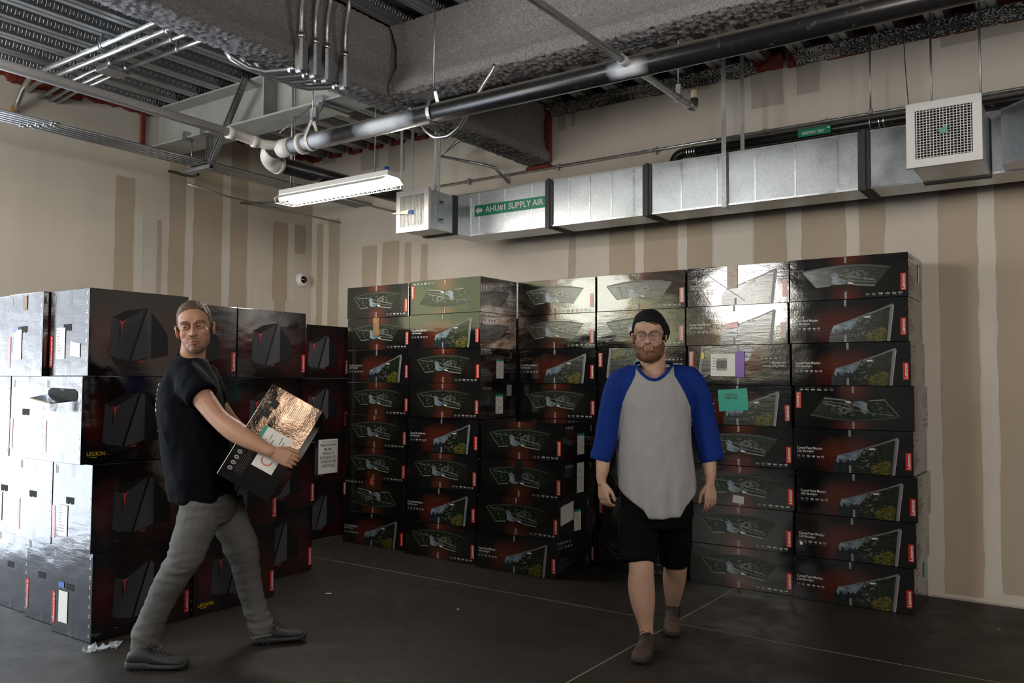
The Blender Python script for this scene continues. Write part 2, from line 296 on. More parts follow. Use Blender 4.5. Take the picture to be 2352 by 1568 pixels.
class MB:
    def __init__(s): s.v = []; s.f = []; s.m = []; s.sm = []; s.mats = []
    def mi(s, mat):
        if mat not in s.mats: s.mats.append(mat)
        return s.mats.index(mat)
    def add(s, vs, fs, mat, smooth=False):
        b = len(s.v); s.v += [Vector(v) for v in vs]; i = s.mi(mat)
        for f in fs: s.f.append([b+k for k in f]); s.m.append(i); s.sm.append(smooth)
        return s
    def poly(s, pts, mat): return s.add(pts, [list(range(len(pts)))], mat)
    def box(s, x0, x1, y0, y1, z0, z1, mat, M=None):
        vs = [Vector((x, y, z)) for z in (z0, z1) for y in (y0, y1) for x in (x0, x1)]
        if M is not None: vs = [M @ v for v in vs]
        return s.add(vs, [(0, 2, 3, 1), (4, 5, 7, 6), (0, 1, 5, 4), (2, 6, 7, 3), (0, 4, 6, 2), (1, 3, 7, 5)], mat)
    def cbox(s, x0, x1, y0, y1, z0, z1, mat, c=.004, M=None, face_mats=None):
        """box with chamfered edges"""
        X, Y, Z = (x0, x1), (y0, y1), (z0, z1); vs = []; idx = {}
        for i in (0, 1):
            for j in (0, 1):
                for k in (0, 1):
                    sx, sy, sz = (1-2*i)*c, (1-2*j)*c, (1-2*k)*c
                    for a in range(3):
                        p = [X[i]+sx, Y[j]+sy, Z[k]+sz]; p[a] = (X[i], Y[j], Z[k])[a]
                        idx[i, j, k, a] = len(vs); vs.append(Vector(p))
        if M is not None: vs = [M @ v for v in vs]
        fs = []; q = idx
        for a in range(3):
            o1, o2 = [t for t in range(3) if t != a]
            for sd in (0, 1):
                loop = []
                for (e, f) in ((0, 0), (1, 0), (1, 1), (0, 1)):
                    key = [0, 0, 0]; key[a] = sd; key[o1] = e; key[o2] = f; loop.append(q[tuple(key)+(a,)])
                if (sd == 0) != (a == 1): loop.reverse()
                fs.append(loop)
        for a in range(3):
            o1, o2 = [t for t in range(3) if t != a]
            for e in (0, 1):
                for f in (0, 1):
                    k0 = [0, 0, 0]; k0[o1] = e; k0[o2] = f; k1 = list(k0); k1[a] = 1
                    l = [q[tuple(k0)+(o1,)], q[tuple(k0)+(o2,)], q[tuple(k1)+(o2,)], q[tuple(k1)+(o1,)]]
                    fs.append(l)
        for i in (0, 1):
            for j in (0, 1):
                for k in (0, 1): fs.append([q[i, j, k, 0], q[i, j, k, 1], q[i, j, k, 2]])
        b0 = len(s.f)
        s.add(vs, fs, mat)
        if face_mats:                       # order: x0,x1,y0,y1,z0,z1
            for n, mm in enumerate(face_mats):
                if mm: s.m[b0+n] = s.mi(mm)
        return s
    def tube(s, path, r, mat, n=12, closed=False, caps=True, smooth=True):
        P = [Vector(p) for p in path]; L = len(P)
        rr = r if isinstance(r, (list, tuple)) else [r]*L
        T = []
        for i in range(L):
            a = P[(i-1) % L] if (i > 0 or closed) else P[i]; b = P[(i+1) % L] if (i < L-1 or closed) else P[i]
            d = b-a; T.append(d.normalized() if d.length > 1e-9 else Vector((0, 0, 1)))
        ref = Vector((0, 0, 1)) if abs(T[0].z) < .9 else Vector((1, 0, 0))
        u = T[0].cross(ref).normalized(); vs = []
        for i in range(L):
            if i: q = T[i-1].rotation_difference(T[i]); u = q @ u
            u = (u-T[i]*u.dot(T[i])).normalized(); v = T[i].cross(u)
            for k in range(n):
                a = 2*pi*k/n; vs.append(P[i]+(u*cos(a)+v*sin(a))*rr[i])
        fs = []
        for i in range(L if closed else L-1):
            j = (i+1) % L
            for k in range(n): k2 = (k+1) % n; fs.append((i*n+k, i*n+k2, j*n+k2, j*n+k))
        s.add(vs, fs, mat, smooth)
        if caps and not closed:
            b = len(s.v)-len(vs); i = s.mi(mat)
            s.f.append([b+k for k in reversed(range(n))]); s.m.append(i); s.sm.append(False)
            s.f.append([b+(L-1)*n+k for k in range(n)]); s.m.append(i); s.sm.append(False)
        return s
    def rings(s, rr, mat, smooth=True, caps=True):
        """loft: rr = list of lists of points, all the same length"""
        n = len(rr[0]); vs = [p for r in rr for p in r]; fs = []
        for i in range(len(rr)-1):
            for k in range(n): k2 = (k+1) % n; fs.append((i*n+k, i*n+k2, (i+1)*n+k2, (i+1)*n+k))
        if caps: fs.append(list(reversed(range(n)))); fs.append([(len(rr)-1)*n+k for k in range(n)])
        return s.add(vs, fs, mat, smooth)
    def ell(s, c, r, mat, nu=16, nv=10, R=None, smooth=True):
        c = Vector(c); vs = []; 
        for i in range(nv+1):
            t = pi*i/nv
            for k in range(nu):
                a = 2*pi*k/nu; p = Vector((r[0]*sin(t)*cos(a), r[1]*sin(t)*sin(a), r[2]*cos(t)))
                vs.append(c+(R @ p if R is not None else p))
        fs = [(i*nu+k, (i+1)*nu+k, (i+1)*nu+(k+1) % nu, i*nu+(k+1) % nu) for i in range(nv) for k in range(nu)]
        return s.add(vs, fs, mat, smooth)
    def text(s, t, o, ex, ey, w_, h, mat, bold=.012, shear=0.0, spacing=1.0):
        """text stretched into a w x h rectangle with lower left corner o, axes ex, ey"""
        vs, fs = text_mesh(t, bold, shear, spacing); o = Vector(o); ex = Vector(ex); ey = Vector(ey)
        return s.add([o+ex*(float(v[0])*w_)+ey*(float(v[1])*h) for v in vs], fs, mat)
    def build(s, name, parent=None, uv=None, loc=None, clean=False, smooth_angle=None):
        me = bpy.data.meshes.new(name); me.from_pydata([v[:] for v in s.v], [], s.f)
        for m in s.mats: me.materials.append(MATS[m])
        me.polygons.foreach_set('material_index', s.m); me.polygons.foreach_set('use_smooth', s.sm)
        if uv:
            ul = me.uv_layers.new(name='UVMap')
            for l in me.loops: ul.data[l.index].uv = uv(me.vertices[l.vertex_index].co)
        if clean:
            bm = bmesh.new(); bm.from_mesh(me); bmesh.ops.remove_doubles(bm, verts=bm.verts, dist=1e-5); bmesh.ops.recalc_face_normals(bm, faces=bm.faces); bm.to_mesh(me); bm.free()
        me.update()
        o = bpy.data.objects.new(name, me); C.objects.link(o)
        if parent is not None: o.parent = parent
        if loc is not None: o.location = loc
        return o
def tag(o, label=None, cat=None, group=None, kind=None):
    if label: o['label'] = label
    if cat: o['category'] = cat
    if group: o['group'] = group
    if kind: o['kind'] = kind
    return o
def empty(name, loc, rz=0.0, **k):
    o = bpy.data.objects.new(name, None); C.objects.link(o); o.empty_display_size = .1
    o.location = loc; o.rotation_euler = (0, 0, rz); return tag(o, **k)
def struct(mb, name, **k): o = mb.build(name, **k); o['kind'] = 'structure'; return o
def copy_tree(o, parent=None):
    c = o.copy(); C.objects.link(c)
    if parent is not None: c.parent = parent
    for ch in list(o.children): copy_tree(ch, c)
    return c
rnd = random.Random(7)

# ------------------------------------------------------------------ the room
mb = MB(); mb.box(WX-.3, XR, YR, WY+.2, -.2, 0, 'concrete_floor')
def joint(a, b, wd=.009):
    a = Vector(a+(.0006,)); b = Vector(b+(.0006,)); d = (b-a).normalized(); n = Vector((-d.y, d.x, 0))*wd/2
    mb.poly([a-n, b-n, b+n, a+n], 'joint_line')
joint((WX, 4.72), (XR, 4.66)); joint((-2.12, -5.9), (-2.10, WY)); joint((1.6, -5.9), (1.6, WY)); joint((-5.75, -5.9), (-5.78, WY)); joint((WX, .95), (XR, .9), .005)
struct(mb, 'floor')

def strip(mb, mat, plane, x0, x1, y0, y1, off=.0012, seed=0, rag=3.0):
    """ragged patch of bare board or joint compound on a wall; corners given along sight lines"""
    g = (lambda a, b: on_x(a, b, WX)) if plane == 'L' else (lambda a, b: on_y(a, b, WY))
    p0 = g(x0, (y0+y1)/2); p1 = g(x1, (y0+y1)/2)
    t = g((x0+x1)/2, y0).z; b = max(.0, g((x0+x1)/2, y1).z)
    r = random.Random(seed+int(x0)); n = max(3, int((t-b)/.12)); l = []; rr = []
    k = rag*.0022
    for i in range(n+1):
        z = b+(t-b)*i/n; a = r.uniform(-k, k); c = r.uniform(-k, k)
        if plane == 'L': l.append(Vector((WX+off, p0.y+a, z))); rr.append(Vector((WX+off, p1.y+c, z)))
        else: l.append(Vector((p0.x+a, WY-off, z))); rr.append(Vector((p1.x+c, WY-off, z)))
    for i in range(n): mb.poly([l[i], rr[i], rr[i+1], l[i+1]], mat)
mb = MB()
TOPZ = DZ+.2
mb.box(WX-.2, WX, OPEN_A[1], WY, 0, TOPZ, 'drywall_primed')
mb.box(WX-.2, WX, YR, WIN_A[0], 0, TOPZ, 'unseen_wall_darkened'); mb.box(WX-.2, WX, WIN_A[1], OPEN_A[0], 0, TOPZ, 'unseen_wall_darkened'); mb.box(WX-.2, WX, WIN_A[0], WIN_A[1], 0, WIN_Z[0], 'unseen_wall_darkened'); mb.box(WX-.2, WX, WIN_A[0], WIN_A[1], WIN_Z[1], TOPZ, 'drywall_primed')
mb.box(WX-.2, WX, OPEN_A[0], OPEN_A[1], OPEN_H, TOPZ, 'drywall_primed')
for k, (m_, x0, x1, y0, y1) in enumerate([
    ('drywall_bare', 258, 302, 404, 1000), ('drywall_mud', 304, 324, 490, 1000), ('drywall_grey', 356, 366, 505, 1000), ('drywall_bare', 384, 422, 372, 1000), ('drywall_mud', 422, 440, 400, 1000),
    ('drywall_bare', 440, 507, 380, 1000), ('drywall_mud', 507, 526, 360, 1000), ('drywall_bare', 526, 566, 330, 1000), ('drywall_bare', 626, 660, 510, 690), ('drywall_mud', 661, 676, 512, 690),
    ('drywall_bare', 677, 702, 517, 583), ('drywall_bare', 626, 652, 690, 1000), ('drywall_mud', 568, 572, 500, 1000)]):
    strip(mb, m_, 'L', x0, x1, y0, y1, off=.0012+.0002*(k % 3), seed=k)
struct(mb, 'wall_left')
mb = MB()
mb.box(WX-.2, XR, WY, WY+.2, 0, TOPZ, 'drywall_primed')
for k, (m_, x0, x1, y0, y1) in enumerate([
    ('drywall_bare', 726, 740, 514, 900), ('drywall_mud', 741, 752, 514, 900), ('drywall_bare', 753, 778, 503, 900), ('drywall_bare', 829, 864, 565, 900), ('drywall_mud', 865, 875, 565, 900), ('drywall_bare', 876, 915, 554, 900),
    ('drywall_bare', 927, 943, 556, 900), ('drywall_bare', 965, 981, 560, 900), ('drywall_grey', 1306, 1322, 500, 900), ('drywall_bare', 1399, 1459, 470, 1000), ('drywall_mud', 1460, 1479, 460, 1000), ('drywall_bare', 1480, 1557, 460, 1000),
    ('drywall_mud', 1558, 1578, 450, 1000), ('drywall_bare', 1579, 1636, 450, 1000), ('drywall_mud', 1640, 1730, 440, 1000), ('drywall_bare', 1734, 1808, 430, 1000), ('drywall_mud', 1809, 1843, 430, 1000), ('drywall_bare', 1844, 1945, 430, 1000),
    ('drywall_mud', 1946, 1975, 430, 1000), ('drywall_bare', 1976, 2035, 430, 1000), ('drywall_bare', 2162, 2252, 430, 1366), ('drywall_mud', 2254, 2292, 420, 1366), ('drywall_bare', 2294, 2420, 400, 1370),
    ('drywall_grey', 1725, 1800, 150, 245), ('drywall_grey', 1830, 1884, 140, 214), ('drywall_grey', 1578, 1632, 168, 208), ('drywall_grey', 2160, 2400, 60, 86), ('drywall_grey', 1283, 1300, 235, 300), ('drywall_grey', 1312, 1322, 235, 290),
    ('drywall_grey', 740, 775, 345, 375), ('drywall_grey', 890, 930, 322, 395), ('drywall_grey', 829, 870, 335, 390)]):
    strip(mb, m_, 'B', x0, x1, y0, y1, off=.0012+.0002*(k % 3), seed=50+k)
struct(mb, 'wall_back')
mb = MB(); mb.box(XR, XR+.2, YR-.2, WY+.2, 0, TOPZ, 'unseen_wall_darkened'); struct(mb, 'wall_right')
mb = MB(); mb.box(WX-.2, OPEN_B[0], YR-.2, YR, 0, TOPZ, 'unseen_wall_darkened'); mb.box(OPEN_B[1], WARM_OPEN[0], YR-.2, YR, 0, TOPZ, 'unseen_wall_darkened'); mb.box(WARM_OPEN[1], XR, YR-.2, YR, 0, TOPZ, 'unseen_wall_darkened'); mb.box(WARM_OPEN[0], WARM_OPEN[1], YR-.2, YR, 0, WARM_OPEN[2], 'unseen_wall_darkened'); mb.box(WARM_OPEN[0], WARM_OPEN[1], YR-.2, YR, WARM_OPEN[3], TOPZ, 'unseen_wall_darkened')
mb.box(OPEN_B[0], OPEN_B[1], YR-.2, YR, WIN_Z[1], TOPZ, 'unseen_wall_darkened'); mb.box(OPEN_B[0], OPEN_B[1], YR-.2, YR, 0, WIN_Z[0], 'unseen_wall_darkened'); struct(mb, 'wall_rear')

# fluted steel deck: ribs run along y
mb = MB(); per = .305; prof = []
x = WX-.2
while x < XR+.2:
    for dx, dz in ((0, 0), (.045, 0), (.05, .008), (.062, .008), (.067, 0), (.112, 0), (.145, .075), (.195, .075), (.20, .067), (.222, .067), (.227, .075), (.272, .075)):
        prof.append((x+dx, DZ+dz, 'deck_web' if dx in (.112, .272) else 'deck_steel'))
    x += per
for (a, b) in zip(prof[:-1], prof[1:]):
    mb.poly([(a[0], YR-.2, a[1]), (a[0], WY+.2, a[1]), (b[0], WY+.2, b[1]), (b[0], YR-.2, b[1])], a[2])
mb.box(WX-.2, XR+.2, YR-.2, WY+.2, DZ+.12, DZ+.2, 'dark_void')
struct(mb, 'ceiling')

# red fire sealant where the deck meets the walls
mb = MB(); r_ = random.Random(3); pts = []; n = 90
y0, y1 = 2.75, 4.33
for i in range(n+1):
    y = y0+(y1-y0)*i/n; pts.append((y, DZ-.03-.02*noise.noise(Vector((y*9, 0, 0)))-.012*noise.noise(Vector((y*31, 2, 0)))-(.035 if 3.1 < y < 3.7 else 0)))
for (a, b) in zip(pts[:-1], pts[1:]):
    mb.add([(WX+.02, a[0], a[1]), (WX+.02, b[0], b[1]), (WX+.035, b[0], DZ+.03), (WX+.035, a[0], DZ+.03), (WX, a[0], a[1]-.004), (WX, b[0], b[1]-.004)], [(0, 1, 2, 3), (4, 5, 1, 0)], 'red_sealant')
for ya, yb, za, zb in ((4.24, 4.285, 3.50, DZ+.03), (4.24, 4.60, 3.47, 3.51), (4.56, 4.60, 3.50, DZ+.02)):
    mb.cbox(WX, WX+.03, ya, yb, za, zb, 'red_sealant', .006)
for i in range(20):
    y = 4.6+i*.085; mb.cbox(WX, WX+.025+.006*(i % 2), y, y+.09, DZ-.03-.02*((i*7) % 3)/2, DZ+.05, 'red_sealant', .006)
struct(mb, 'trim_1')
mb = MB(); x = WX
while x < -4.3:
    for a, b, za, zb in ((0, .115, DZ-.035, DZ+.004), (.10, .15, DZ-.03, DZ+.075), (.14, .28, DZ+.045, DZ+.085), (.265, .31, DZ-.03, DZ+.075)):
        mb.cbox(x+a, x+b, WY-.035, WY, za+r_.uniform(-.008, .004), zb, 'red_sealant', .008)
    x += per
mb.cbox(-4.03, -3.97, WY-.04, WY, 3.38, DZ+.02, 'red_sealant', .01); mb.cbox(-4.24, -3.97, WY-.04, WY, 3.33, 3.37, 'red_sealant', .01)
x = -3.97
while x < XR: mb.cbox(x, x+.10+r_.uniform(0, .05), WY-.03, WY, 3.80+r_.uniform(-.012, .006), DZ+.075, 'red_sealant', .006); x += .14
struct(mb, 'trim_2')
# speckled ledger steel along the back wall, with a gap
mb = MB()
for a, b in ((-3.96, -2.10), (-1.80, 1.5)):
    mb.box(a, b, WY-.13, WY-.031, 3.825, 3.832, 'speckled_steel'); mb.box(a, b, WY-.13, WY-.12, 3.832, DZ-.002, 'speckled_steel'); mb.box(a, b, WY-.045, WY-.032, 3.79, 3.826, 'speckled_steel')
struct(mb, 'trim_3')
# low strip at the foot of the back wall
mb = MB(); mb.box(-.95, 1.5, WY-.006, WY-.001, 0, .012, 'drywall_grey'); struct(mb, 'baseboard_back')

# ------------------------------------------------------------------ beams
def sprayed(name, prof, a0, a1, axis, step, label, seed, amp=.016):
    mb = MB(); R = []; P = []
    for i in range(len(prof)):                    # resample outline
        p, q = Vector(prof[i]+(0,)), Vector(prof[(i+1) % len(prof)]+(0,)); k = max(1, int((q-p).length/step))
        for j in range(k): P.append(p.lerp(q, j/k))
    c = sum(P, Vector())/len(P); n = int((a1-a0)/step)
    for i in range(n+1):
        t = a0+(a1-a0)*i/n; ring = []
        for p in P:
            X = Vector((p.x, t, p.y)) if axis == 'y' else Vector((t, p.x, p.y))
            d = Vector((p.x-c.x, p.y-c.y, 0)).normalized()
            edge = 1.0 if p.y < prof[0][1]+.10 else .45
            h = amp*edge*(.8*noise.noise(X*48+Vector((seed, 0, 0)))+.8*noise.noise(X*95))+.35*amp*noise.noise(X*6)
            p2 = p+d*h
            ring.append((p2.x, t, p2.y) if axis == 'y' else (t, p2.x, p2.y))
        R.append(ring)
    mb.rings(R, 'sprayed_fireproofing', smooth=True)
    return tag(mb.build(name), label, 'beam')
z0 = 3.375
def iprof(cx, w_, z0):
    h = w_/2
    return [(cx-h, z0+.01), (cx-h*.6, z0), (cx+h*.6, z0), (cx+h, z0+.01), (cx+h+.005, z0+.075), (cx+h*.75, z0+.13), (cx+h*.42, z0+.22), (cx+h*.40, z0+.36), (cx+h*.8, DZ-.02), (cx+h, DZ+.0), (cx-h, DZ+.0), (cx-h*.8, DZ-.02), (cx-h*.40, z0+.36), (cx-h*.42, z0+.22), (cx-h*.75, z0+.13), (cx-h-.005, z0+.075)]
sprayed('fireproofed_beam', iprof(-4.105, .25, z0), 1.2, WY-.002, 'y', .013, 'long grey beam coated in rough sprayed fireproofing, running to the back wall', 3)
sprayed('fireproofed_beam', iprof(4.31, .26, z0+.01), -3.975, 1.6, 'x', .013, 'grey beam coated in rough sprayed fireproofing, crossing above the black drain pipe', 9)
mb = MB(); bx0, bx1 = WX+.002, -4.24
mb.box(bx0, bx1, 4.28, 4.58, 3.52, 3.535, 'grey_primer'); mb.box(bx0, bx1, 4.28, 4.58, DZ-.017, DZ-.002, 'grey_primer'); mb.box(bx0, bx1, 4.425, 4.435, 3.535, DZ-.017, 'grey_primer')
o = tag(mb.build('steel_beam'), 'bare grey primed steel I-beam ending at the left wall in red sealant', 'beam')
mb = MB(); mb.box(-5.45, -5.438, 4.29, 4.425, 3.535, DZ-.017, 'grey_primer'); mb.build('stiffener_plate', o)

# ------------------------------------------------------------------ pipes
def arc(c, r, a0, a1, ux, uy, n=8):
    c = Vector(c); ux = Vector(ux); uy = Vector(uy)
    return [c+ux*(r*cos(a0+(a1-a0)*i/n))+uy*(r*sin(a0+(a1-a0)*i/n)) for i in range(n+1)]
def ringband(mb, c, d, r, wd, mat, n=18):
    c = Vector(c); d = Vector(d).normalized(); mb.tube([c-d*wd/2, c+d*wd/2], r, mat, n)
    return mb
PZ = 3.05; PY = 3.85; PR = .058
t = empty('drain_pipe', (-4.78, PY, PZ), label='fat black iron drain pipe crossing the ceiling from the white elbow to the top right', cat='pipe')
def rel(t, mb, name, **k):
    """build a part given in world coordinates under thing t"""
    L = t.location; mb.v = [v-Vector(L) for v in mb.v]; return mb.build(name, t, **k)
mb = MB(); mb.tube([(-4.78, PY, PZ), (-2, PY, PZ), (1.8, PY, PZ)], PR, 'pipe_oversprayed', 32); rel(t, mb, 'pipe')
mb = MB(); ringband(mb, (-4.62, PY, PZ), (1, 0, 0), PR+.006, .12, 'pvc_white'); rel(t, mb, 'collar'); mb = MB(); ringband(mb, (-4.45, PY, PZ), (1, 0, 0), PR+.016, .03, 'pvc_white'); rel(t, mb, 'collar')
t = empty('drain_pipe', (-4.85, PY, PZ), label='black iron drain pipe running from the white elbow to the back wall behind the lamp', cat='pipe')
mb = MB(); mb.tube([(-4.85, PY+.14, PZ-.06), (-4.85, 5.0, PZ-.06), (-4.85, WY, PZ-.06)], PR, 'black_iron_pipe', 28); rel(t, mb, 'pipe')
mb = MB(); mb.tube([(-4.77, PY, PZ)]+[(-4.77-.085*sin(a), PY+.085-.085*cos(a), PZ-.06*(a/(pi/2))) for a in [pi/2*i/12 for i in range(1, 13)]]+[(-4.855, PY+.13, PZ-.06)], PR+.008, 'pvc_white', 28); ringband(mb, (-4.855, PY+.12, PZ-.06), (0, 1, 0), PR+.013, .03, 'pvc_white'); rel(t, mb, 'elbow')
mb = MB(); mb.tube([(-4.85, 5.02, PZ-.06), (-4.85, 5.02, PZ+.03), (-4.80, 5.02, PZ+.045), (-4.78, 5.02, PZ+.10)], .017, 'pvc_white', 12); mb.tube([(-4.78, 5.02, PZ+.10), (-4.78, 5.02, PZ+.135)], .022, 'blue_plastic', 12); rel(t, mb, 'capped_outlet')
# pale pipe from the left with couplings
a = Vector((-4.80, 1.0, 3.125)); b = Vector((-4.80, 3.55, 3.10))
t = empty('condensate_pipe', b, label='long pale grey pipe coming from the left edge into the drain pipe elbow', cat='pipe')
mb = MB(); mb.tube([a, b], .030, 'pvc_grey', 20); rel(t, mb, 'pipe')
mb = MB(); mb.tube([b-Vector((0, .06, 0)), b+Vector((0, .02, 0)), (-4.79, 3.66, 3.09), (-4.75, 3.76, 3.07), (-4.66, 3.83, 3.06)], .034, 'pvc_white', 18); ringband(mb, b-Vector((0, .03, 0)), (0, 1, 0), .041, .05, 'pvc_white'); ringband(mb, (-4.775, 3.70, 3.08), (.3, 1, 0), .041, .04, 'pvc_white'); rel(t, mb, 'wye_fitting')
# sprinkler branch crossing the drain pipe
t = empty('sprinkler_pipe', (-1.95, 4.65, 3.06), label='thin grey sprinkler pipe crossing the black drain pipe, with an upturned end', cat='pipe')
mb = MB(); mb.tube([(-1.95, .5, 3.06), (-1.95, 4.62, 3.06)], .019, 'galvanised_strut', 16); rel(t, mb, 'pipe')
mb = MB(); mb.tube([(-1.95, 4.58, 3.06), (-1.95, 4.66, 3.06), (-1.95, 4.68, 3.08), (-1.95, 4.68, 3.12)], .025, 'galvanised_strut', 14); rel(t, mb, 'elbow')
mb = MB(); mb.tube([(-1.95, 4.68, 3.12), (-1.95, 4.68, 3.17)], .02, 'cream_plastic', 10); mb.tube([(-1.95, 4.68, 3.17), (-1.95, 4.68, 3.175)], .012, 'ochre_sealant', 10); rel(t, mb, 'sprinkler_head')
mb = MB(); mb.tube([(-1.95, PY-.11, 3.06), (-1.95, PY-.045, 3.06)], .026, 'pvc_grey', 14); rel(t, mb, 'coupling')
mb = MB(); mb.tube([(-1.95, 4.45, 3.085), (-1.95, 4.45, DZ)], .004, 'galvanised_strut', 6); mb.tube(arc((-1.95, 4.45, 3.06), .024, 0, 2*pi, (1, 0, 0), (0, 0, 1), 14), .003, 'galvanised_strut', 6); mb.box(-1.965, -1.935, 4.445, 4.455, 3.08, 3.14, 'galvanised_strut'); rel(t, mb, 'hanger')

# clevis hanger on the drain pipe
def clevis(x, y, z, r, top, label, mat='galvanised_strut'):
    t = empty('pipe_hanger', (x, y, z), label=label, cat='pipe hanger')
    mb = MB(); L = [(x, y-(r+.004)*cos(a), z+(r+.004)*sin(a)) for a in [pi*k/12 for k in range(12, 25)]]
    L = [(x, y+r+.004, z+.02)]+[(x, y+(r+.004)*cos(-pi*k/12), z+(r+.004)*sin(-pi*k/12)) for k in range(13)]+[(x, y-r-.004, z+.02)]
    L = [(x, y+.008, z+r+.09)]+L+[(x, y-.008, z+r+.09)]
    for p, q in zip(L[:-1], L[1:]):
        p, q = Vector(p), Vector(q); d = (q-p).normalized(); nrm = d.cross(Vector((1, 0, 0)))*.002
        mb.add([p+Vector((-.013, 0, 0))-nrm, p+Vector((.013, 0, 0))-nrm, q+Vector((.013, 0, 0))-nrm, q+Vector((-.013, 0, 0))-nrm, p+Vector((-.013, 0, 0))+nrm, p+Vector((.013, 0, 0))+nrm, q+Vector((.013, 0, 0))+nrm, q+Vector((-.013, 0, 0))+nrm], [(0, 1, 2, 3), (7, 6, 5, 4), (0, 4, 5, 1), (2, 6, 7, 3), (1, 5, 6, 2), (0, 3, 7, 4)], mat)
    rel(t, mb, 'strap')
    mb = MB(); mb.tube([(x, y, z+r+.08), (x, y, top)], .0045, 'galvanised_strut', 8); mb.tube([(x, y, z+r+.082), (x, y, z+r+.1)], .010, 'galvanised_strut', 6); rel(t, mb, 'threaded_rod')
    return t
clevis(-3.28, PY, PZ, PR, DZ, 'bright steel clevis hanger round the middle of the fat black drain pipe')
clevis(-4.36, PY, PZ, PR, 3.52, 'pale steel clevis hanger round the drain pipe near the white elbow', 'pvc_white')
# beam clamp and adjustable link above the elbow
t = empty('beam_clamp', (-4.75, 4.28, 3.52), label='galvanised beam clamp with linked brace holding the drain pipe', cat='clamp')
mb = MB(); mb.box(-4.79, -4.71, 4.25, 4.33, 3.50, 3.56, 'galvanised_pipe'); mb.box(-4.775, -4.725, 4.23, 4.56, 3.478, 3.50, 'galvanised_pipe'); rel(t, mb, 'clamp_jaw')
mb = MB(); mb.tube([(-4.70, 4.25, 3.48), (-4.62, 4.10, 3.33)], .016, 'galvanised_pipe', 8); mb.tube([(-4.62, 4.10, 3.33), (-4.54, 3.93, 3.16)], .011, 'galvanised_pipe', 8); mb.box(-4.66, -4.60, 4.09, 4.12, 3.28, 3.40, 'galvanised_pipe'); rel(t, mb, 'brace_link')
mb = MB(); mb.tube([(-4.78, 4.22, 3.48), (-4.78, 3.92, 3.20)], .004, 'galvanised_pipe', 6); rel(t, mb, 'rod')

# four thin conduits fixed under the deck at the left, and their fittings below the beam
EY = [3.13, 3.24, 3.345, 3.47]
names = ['nearest', 'second', 'third', 'farthest']
xs0 = (-6.75, -6.9, -6.02, -6.02)
LBY = [3.37, 3.48, 3.575, 3.73]
for k in range(4):
    y = EY[k]; z = 3.79
    t = empty('conduit', (-5.2, y, z), label='shiny conduit under the deck, %s of four parallel ones' % (['nearest', 'second nearest', 'third nearest', 'farthest'][k]), cat='conduit', group='parallel ceiling conduits')
    r = .021 if k < 2 else .017
    mb = MB()
    pth = [(-4.26, y, z), (xs0[k], y, z)]
    if k == 0: pth += [(-6.86, y+.02, z-.01), (-6.96, y+.03, z-.06), (-7.03, y+.03, z-.14), (WX, y+.03, z-.24)]
    elif k == 1: pth += [(WX, y+.02, z-.02)]
    mb.tube(pth, r, 'galvanised_pipe', 16); rel(t, mb, 'tube')
    for cx in ((-5.0-.12*k,) if k else (-5.0, -5.75)):
        mb = MB(); ringband(mb, (cx, y, z), (1, 0, 0), r+.005, .035, 'galvanised_strut'); mb.box(cx-.006, cx+.006, y-.012, y+.012, z, DZ, 'galvanised_strut'); rel(t, mb, 'strap_clamp')
    if k >= 2:
        mb = MB(); ringband(mb, (xs0[k], y, z), (1, 0, 0), r+.009, .06, 'galvanised_strut'); rel(t, mb, 'coupling')
t = empty('junction_box', (-6.1, 3.4, 3.70), label='flat galvanised junction box under the deck where two conduits end', cat='junction box')
mb = MB(); mb.cbox(-6.18, -6.02, 3.32, 3.50, 3.755, 3.80, 'galvanised_strut', .004); rel(t, mb, 'box')
mb = MB(); mb.cbox(-6.185, -6.015, 3.315, 3.505, 3.748, 3.7545, 'galvanised_strut', .002); rel(t, mb, 'cover')
for k, dy in enumerate((3.34, 3.42, 3.48)):
    tag(MB().tube([(-6.18, dy, 3.775), (-6.7, dy+.01, 3.775), (WX, dy+.02, 3.74)], .015, 'galvanised_pipe', 10).build('conduit'), 'short conduit from the flat junction box to the left wall, %s' % ('nearest the camera', 'middle one', 'farthest from the camera')[k], 'conduit', 'conduit stubs at the left wall')
for k in range(4):
    y = LBY[k]; xb = -3.93; r = .019; zb = 3.315
    t = empty('conduit', (xb, y, zb), label='bent conduit with elbow fitting on the fireproofed beam, %s' % ['leftmost of four', 'second from the left', 'third from the left', 'rightmost of four'][k], cat='conduit', group='bent conduits on the fireproofed beam')
    mb = MB(); y_ = EY[k]
    mb.tube([(-4.26, y_-.05, 3.40), (-4.24, y_-.02, 3.36), (-4.19, y_+.06, 3.315), (-4.12, y_+.13, 3.30), (xb-.03, y-.02, 3.31), (xb, y, 3.315)], r, 'galvanised_pipe', 14); rel(t, mb, 'lower_tube')
    mb = MB(); mb.cbox(xb-.03, xb+.035, y-.03, y+.03, zb-.03, zb+.19, 'galvanised_strut', .012); mb.cbox(xb+.035, xb+.040, y-.022, y+.022, zb-.02, zb+.17, 'galvanised_strut', .002); rel(t, mb, 'elbow_fitting')
    mb = MB(); ringband(mb, (xb-.045, y-.03, 3.312), (1, .5, 0), .027, .035, 'galvanised_pipe'); ringband(mb, (xb, y, zb+.20), (0, 0, 1), .026, .035, 'galvanised_pipe'); rel(t, mb, 'coupling')
    mb = MB(); mb.tube([(xb, y, zb+.19), (xb, y, zb+.28), (xb+.02, y-.015, zb+.36), (xb+.08, y-.05, zb+.43), (xb+.12, y-.08, DZ)], r-.001, 'galvanised_strut', 12); rel(t, mb, 'upper_tube')

